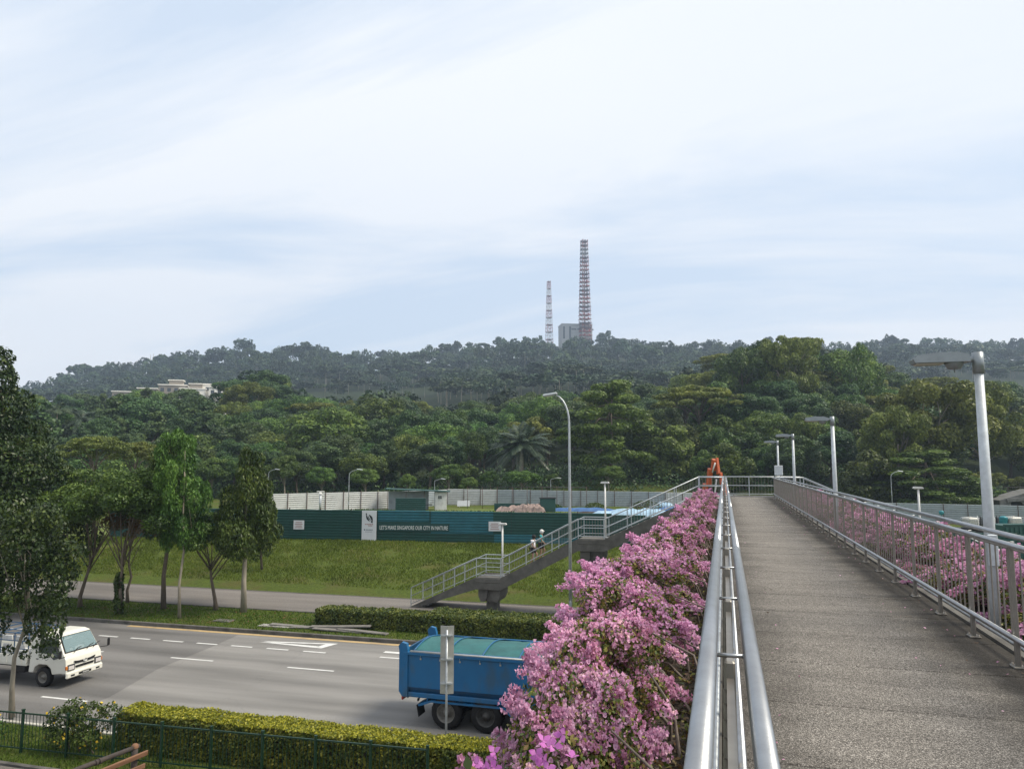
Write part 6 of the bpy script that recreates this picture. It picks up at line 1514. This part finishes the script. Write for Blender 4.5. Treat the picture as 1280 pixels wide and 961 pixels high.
while d < 1060:
    if 262 < d < 400: d = 400.0
    step = 8 if d < 160 else 11.5 if d < 200 else 18.5 if d < 320 else 28 if d < 620 else 31
    if 560 < d < 640: d = 640.0
    far_slack = 0 if d < 500 else 14 if d < 760 else 7
    px = -60+rnd.uniform(0, 40)
    while px < 1350:
        big = rnd.random(); R_ = (4.4+5.4*big**1.6) if d < 320 else (6.0+6.5*big**1.6)
        if d < 140: R_ *= .8
        dd = d+rnd.uniform(-.45, .45)*step; p = ca(px, dd); z = terr(p.x, p.y)
        if d < 160 and (1170 < px < 1350): kd = rnd.choice(('vine', 'vine', 'airy'))
        elif d < 145: kd = rnd.choice(('vine', 'round', 'dark', 'vine', 'round', 'dark'))
        elif d < 320: kd = rnd.choice(('round', 'round', 'dark', 'dark', 'vine', 'dark', 'round', 'airy', 'round', 'dark', 'umbrella', 'round') if px > 260 else ('dark', 'cone', 'round', 'cone', 'dark'))
        elif d < 640: kd = rnd.choice(('umbrella', 'umbrella', 'round'))
        else: kd = rnd.choice(('round', 'dark', 'tall', 'round', 'umbrella'))
        hm = 9.5 if d < 150 else 12.5 if d < 240 else 13 if d < 400 else 15 if d < 700 else 17
        h = hm*rnd.uniform(.75, 1.1)*(1+.30*big**2)
        if d > 640: h *= rnd.choice((.75, .9, 1.0, 1.15, 1.4))
        if kd == 'vine': h *= .82
        if kd == 'umbrella': R_ *= 1.15
        if d < 135: h *= .8
        if 1170 < px and d < 150: h *= .5
        if 690 < px < 748 and dd > 840: h *= .55
        yt = 580-(z+h-EYE)/dd*FPX; half = R_/dd*FPX
        if d < 152 and (692 < px < 828 or 606 < px < 694): px += half; continue
        if 190 < px < 300 and 225 < dd < 376 and yt < 493.5: px += half; continue
        if 400 <= d < 530 and not (545 < px < 880): px += half; continue
        if dd < 1065 and vis(px, half, yt):
            cover(px, half, yt)
            if d < 325 and cnt < 300:
                crad = {'round': 6.3, 'dark': 5.4, 'umbrella': 8.2, 'tiered': 7.4, 'cone': 4.6, 'airy': 6.6, 'tall': 4.9, 'vine': 5.2}[kd]*h/PR[kd][0]
                FOREST.append((kd, where(px, dd), px, put(kd, p.x, p.y, z, h, '', None, min(1.6, max(.8, R_/crad))))); cnt += 1
            else: far.append((p.x, p.y, z, h, kd, dd, R_))
        px += half*(rnd.uniform(1.0, 1.4) if d < 500 else rnd.uniform(1.0, 1.3))
    d += step
ORD = ['leftmost', 'second from left', 'third from left', 'fourth from left', 'fifth from left', 'sixth from left', 'seventh from left', 'eighth from left', 'ninth from left', 'tenth from left', 'eleventh from left', 'twelfth from left', 'thirteenth from left', 'fourteenth from left', 'fifteenth from left']
_gr = {}
for kd, wh, px, o in FOREST: _gr.setdefault((kd, wh), []).append((px, o))
for (kd, wh), lst in _gr.items():
    lst.sort(key=lambda q: q[0])
    for i, (px, o) in enumerate(lst):
        o['label'] = ((ORD[min(i, 14)]+' ') if len(lst) > 1 else '')+KN[kd]+' tree '+wh
        if len(lst) > 1: o['group'] = (KN[kd]+' trees '+wh)
# distant forest as one mass: low-count crowns, each with clumps, plus pale stems
def far_tree_cards(kd, seed, n, size):
    r = np.random.default_rng(seed)
    if kd == 'umbrella': lob = [[r.uniform(-6, 6), r.uniform(-6, 6), 11.6-r.uniform(0, 1.2), 2.0, 2.0, .7] for _ in range(20)]
    elif kd == 'tall': lob = crown_lobes((0, 0, 12), (4.2, 4.2, 3.0), 18, .36, r, .8, -.5)
    elif kd == 'dark': lob = crown_lobes((0, 0, 9), (4.8, 4.8, 5.2), 26, .34, r, .85, -.6)
    else: lob = crown_lobes((0, 0, 9), (6.0, 6.0, 4.8), 28, .30, r, .75, -.6)
    P, Nn = lobes_points(lob, n, r, up=.4, reject=.7); return cards(P, Nn, size, .75, .38, 0, r)
FT = {k_: [far_tree_cards(k_, 50+i*9+len(k_), 640 if k_ != 'umbrella' else 520, 1.25) for i in range(3)] for k_ in ('round', 'dark', 'tall', 'umbrella', 'cone')}
VV = []; TT = []; st_ = MB()
for (x, y, z, h, kd, dd, Rw) in far:
    A = FT[kd if kd in FT else 'round'][rnd.randrange(3)]; s = h/13.5; a = rnd.uniform(0, 6.283); wq = Rw/6.2; ca_, sa_ = math.cos(a)*wq, math.sin(a)*wq
    B = A.copy(); B[..., 0] = A[..., 0]*ca_-A[..., 1]*sa_+x; B[..., 1] = A[..., 0]*sa_+A[..., 1]*ca_+y; B[..., 2] = A[..., 2]*s+z; VV.append(B); tv = rnd.uniform(.6, 1.4); tw = rnd.uniform(-.12, .16); TT.append(np.tile([tv*(1+tw), tv, tv*(1-tw), 1.0], (len(B), 1)))
    st_.tube([(x, y, z-1), (x+rnd.uniform(-.5, .5), y, z+h*.8)], [.24, .12], 4, caps=False)
o = inst('distant_forest', quads_mesh('distant_forest', np.concatenate(VV), m_lf_hill)); at_ = o.data.attributes.new('tint', 'FLOAT_COLOR', 'FACE'); at_.data.foreach_set('color', np.concatenate(TT).astype(np.float32).ravel()); tag(o, 'hazy blue-green rainforest covering the distant hills up to the skyline', 'forest', kind='stuff')
o = st_.build('distant_stems', m_barkp); tag(o, 'pale tree stems showing here and there in the distant forest', 'tree stems', kind='stuff')
# undergrowth closing the foot of the forest
n = 30000; px = rng.uniform(-80, 1340, n); dd = rng.uniform(122, 150, n); X = (px-640)/FPX*dd; x = math.cos(YAW)*X-math.sin(YAW)*dd; y = math.sin(YAW)*X+math.cos(YAW)*dd
z = np.array([terr(a, b_) for a, b_ in zip(x, y)])+np.abs(rng.normal(size=n))*1.0*(1+.5*np.sin(x*.5)*np.cos(y*.4))
P = np.stack([x, y, z], 1); tag(inst('undergrowth', quads_mesh('undergrowth', cards(P, np.tile([0, -.6, .8], (n, 1)), .5, .6, .9), m_lf_blu)), 'dark tangled undergrowth along the foot of the forest', 'undergrowth', kind='stuff')

# ------------------------------------------------------------------ palms
def frond_quads(base, az, el, ln, sag, nl, ll, r, wid=.07):
    V = []; p = Vector(base); d0 = Vector((math.cos(az)*math.cos(el), math.sin(az)*math.cos(el), math.sin(el))); pts = []
    for k in range(nl+1):
        t = k/nl; q = p+d0*ln*t+Vector((0, 0, -sag*t*t*ln)); pts.append(q)
    for k in range(nl):
        a, c = pts[k], pts[k+1]; t = (k+.5)/nl; dr = (c-a).normalized(); sd_ = dr.cross(Vector((0, 0, 1))).normalized(); u = sd_.cross(dr)
        L_ = ll*(math.sin(math.pi*min(1, t*.85+.12)))**.6
        for s in (-1, 1):
            e = (sd_*s+dr*.55-Vector((0, 0, .55+r.uniform(0, .3)))).normalized()*L_; w_ = dr*wid*2
            V.append([a-w_*.5, a+e*.5-w_*.6+u*.02, a+e, a+e*.5+w_*.6]); 
        V.append([a-sd_*.03, a+sd_*.03, c+sd_*.02, c-sd_*.02])
    return V
def palm(x, y, z, h, label, nf, ln, sag, ll, mat, els, tr=.16, name='palm_tree', nl=22):
    rt = empty(name, (x, y, z), 0, label, 'palm'); b = MB(); n = 10
    b.tube([(0, 0, -.5), (.15, 0, h*.5), (.1, .05, h)], [tr*1.3, tr, tr*.8], 8)
    for k in range(n): b.tube([(.12, 0, h*k/n), (.12, 0, h*k/n+.08)], tr*1.12, 8)
    b.build('trunk', m_barkp, rt); r = random.Random(int(abs(x)))
    for i in range(nf):
        q = frond_quads((0.1, .05, h), i*2.399+r.uniform(-.1, .1), r.uniform(*els) if True else 0, ln*r.uniform(.85, 1.1), sag*r.uniform(.8, 1.2), nl, ll, r)
        inst('frond', quads_mesh('frond', np.array([[list(v) for v in f] for f in q]), mat), rt)
    return rt
m_palm = leafmat('palm_leaves', [(.03, .055, .022), (.05, .08, .03), (.09, .12, .045)], .2, .4, .1, spec=.4)
m_palmo = leafmat('oil_palm_leaves', [(.018, .038, .020), (.035, .062, .030), (.075, .105, .050)], .15, .35, .1, spec=.5)
def palm_px(px, yc, d, *a, **k):
    p = ca(px, d); z = terr(p.x, p.y); h = EYE+(580-yc)*d/FPX-z; return palm(p.x, p.y, z, h, *a, **k)
palm_px(495, 502, 196, 'coconut palm standing out above the middle of the forest', 26, 5.2, .55, 1.25, m_palm, (-.5, 1.25))
palm_px(651, 556, 128, 'large dark oil palm with arching fronds behind the far hoarding', 62, 6.6, .45, 1.2, m_palmo, (-.35, 1.4), tr=.35, nl=34)
palm_px(366, 505, 200, 'small pale palm half sunk in the forest left of the coconut palm', 18, 3.8, .5, 1.0, m_palm, (-.5, 1.2))
palm_px(70, 512, 160, 'palm with yellowish fronds beside the large dark left tree', 20, 5.0, .5, 1.2, m_palm, (-.4, 1.2))
palm_px(100, 522, 158, 'lower palm right of the yellowish palm at the left', 20, 4.6, .5, 1.1, m_palmo, (-.4, 1.2))
# dead tree on the left ridge
p = ca(185, 880); b = MB(); z = EYE+(580-472)*880/FPX; rt = empty('dead_tree', (p.x, p.y, z-12), 0, 'bare dead tree standing pale on the left ridge', 'tree')
b.tube([(0, 0, 0), (0, 0, 22), (1, 0, 30)], [1.1, .8, .5], 6)
for e in ((-4, 0, 36), (-1.5, 0, 40), (3, 0, 41), (6, 0, 37), (4.5, 0, 33)): b.tube([(0, 0, 24), (e[0]*.6, 0, 31), e], [.5, .35, .15], 5)
b.build('trunk', m_barkp, rt)

# fence on the grassy bank at the right
rt = empty('bank_fence', (*ca(1190, 128), terr(*ca(1190, 128))+1.4), YAW, 'thin dark railing along the grassy bank at the right', 'fence'); b = MB()
for i in range(9): b.tube([(i*2.2, 0, -.6), (i*2.2, 0, 1.3)], .05, 5)
b.build('post', m_dark, rt); b = MB(); b.tube([(0, 0, 1.25), (18, 0, 1.3)], .04, 5); b.tube([(0, 0, .6), (18, 0, .65)], .04, 5); b.build('rail', m_dark, rt)

# ------------------------------------------------------------------ air
hb = MB(); hb.box((0, 560, 158), (2800, 1400, 330))
hm_, ht, hbs = newmat('haze_air'); ht.nodes.remove(hbs)
pv = ht.nodes.new('ShaderNodeVolumePrincipled'); pv.inputs['Color'].default_value = (.62, .78, 1.0, 1); pv.inputs['Density'].default_value = HAZE = 0.00030; pv.inputs['Anisotropy'].default_value = .2
ht.links.new(pv.outputs[0], ht.nodes['Material Output'].inputs['Volume'])
hz_ = hb.build('haze', hm_); tag(hz_, 'thin pale haze between the viewer and the hills', 'haze', kind='stuff')
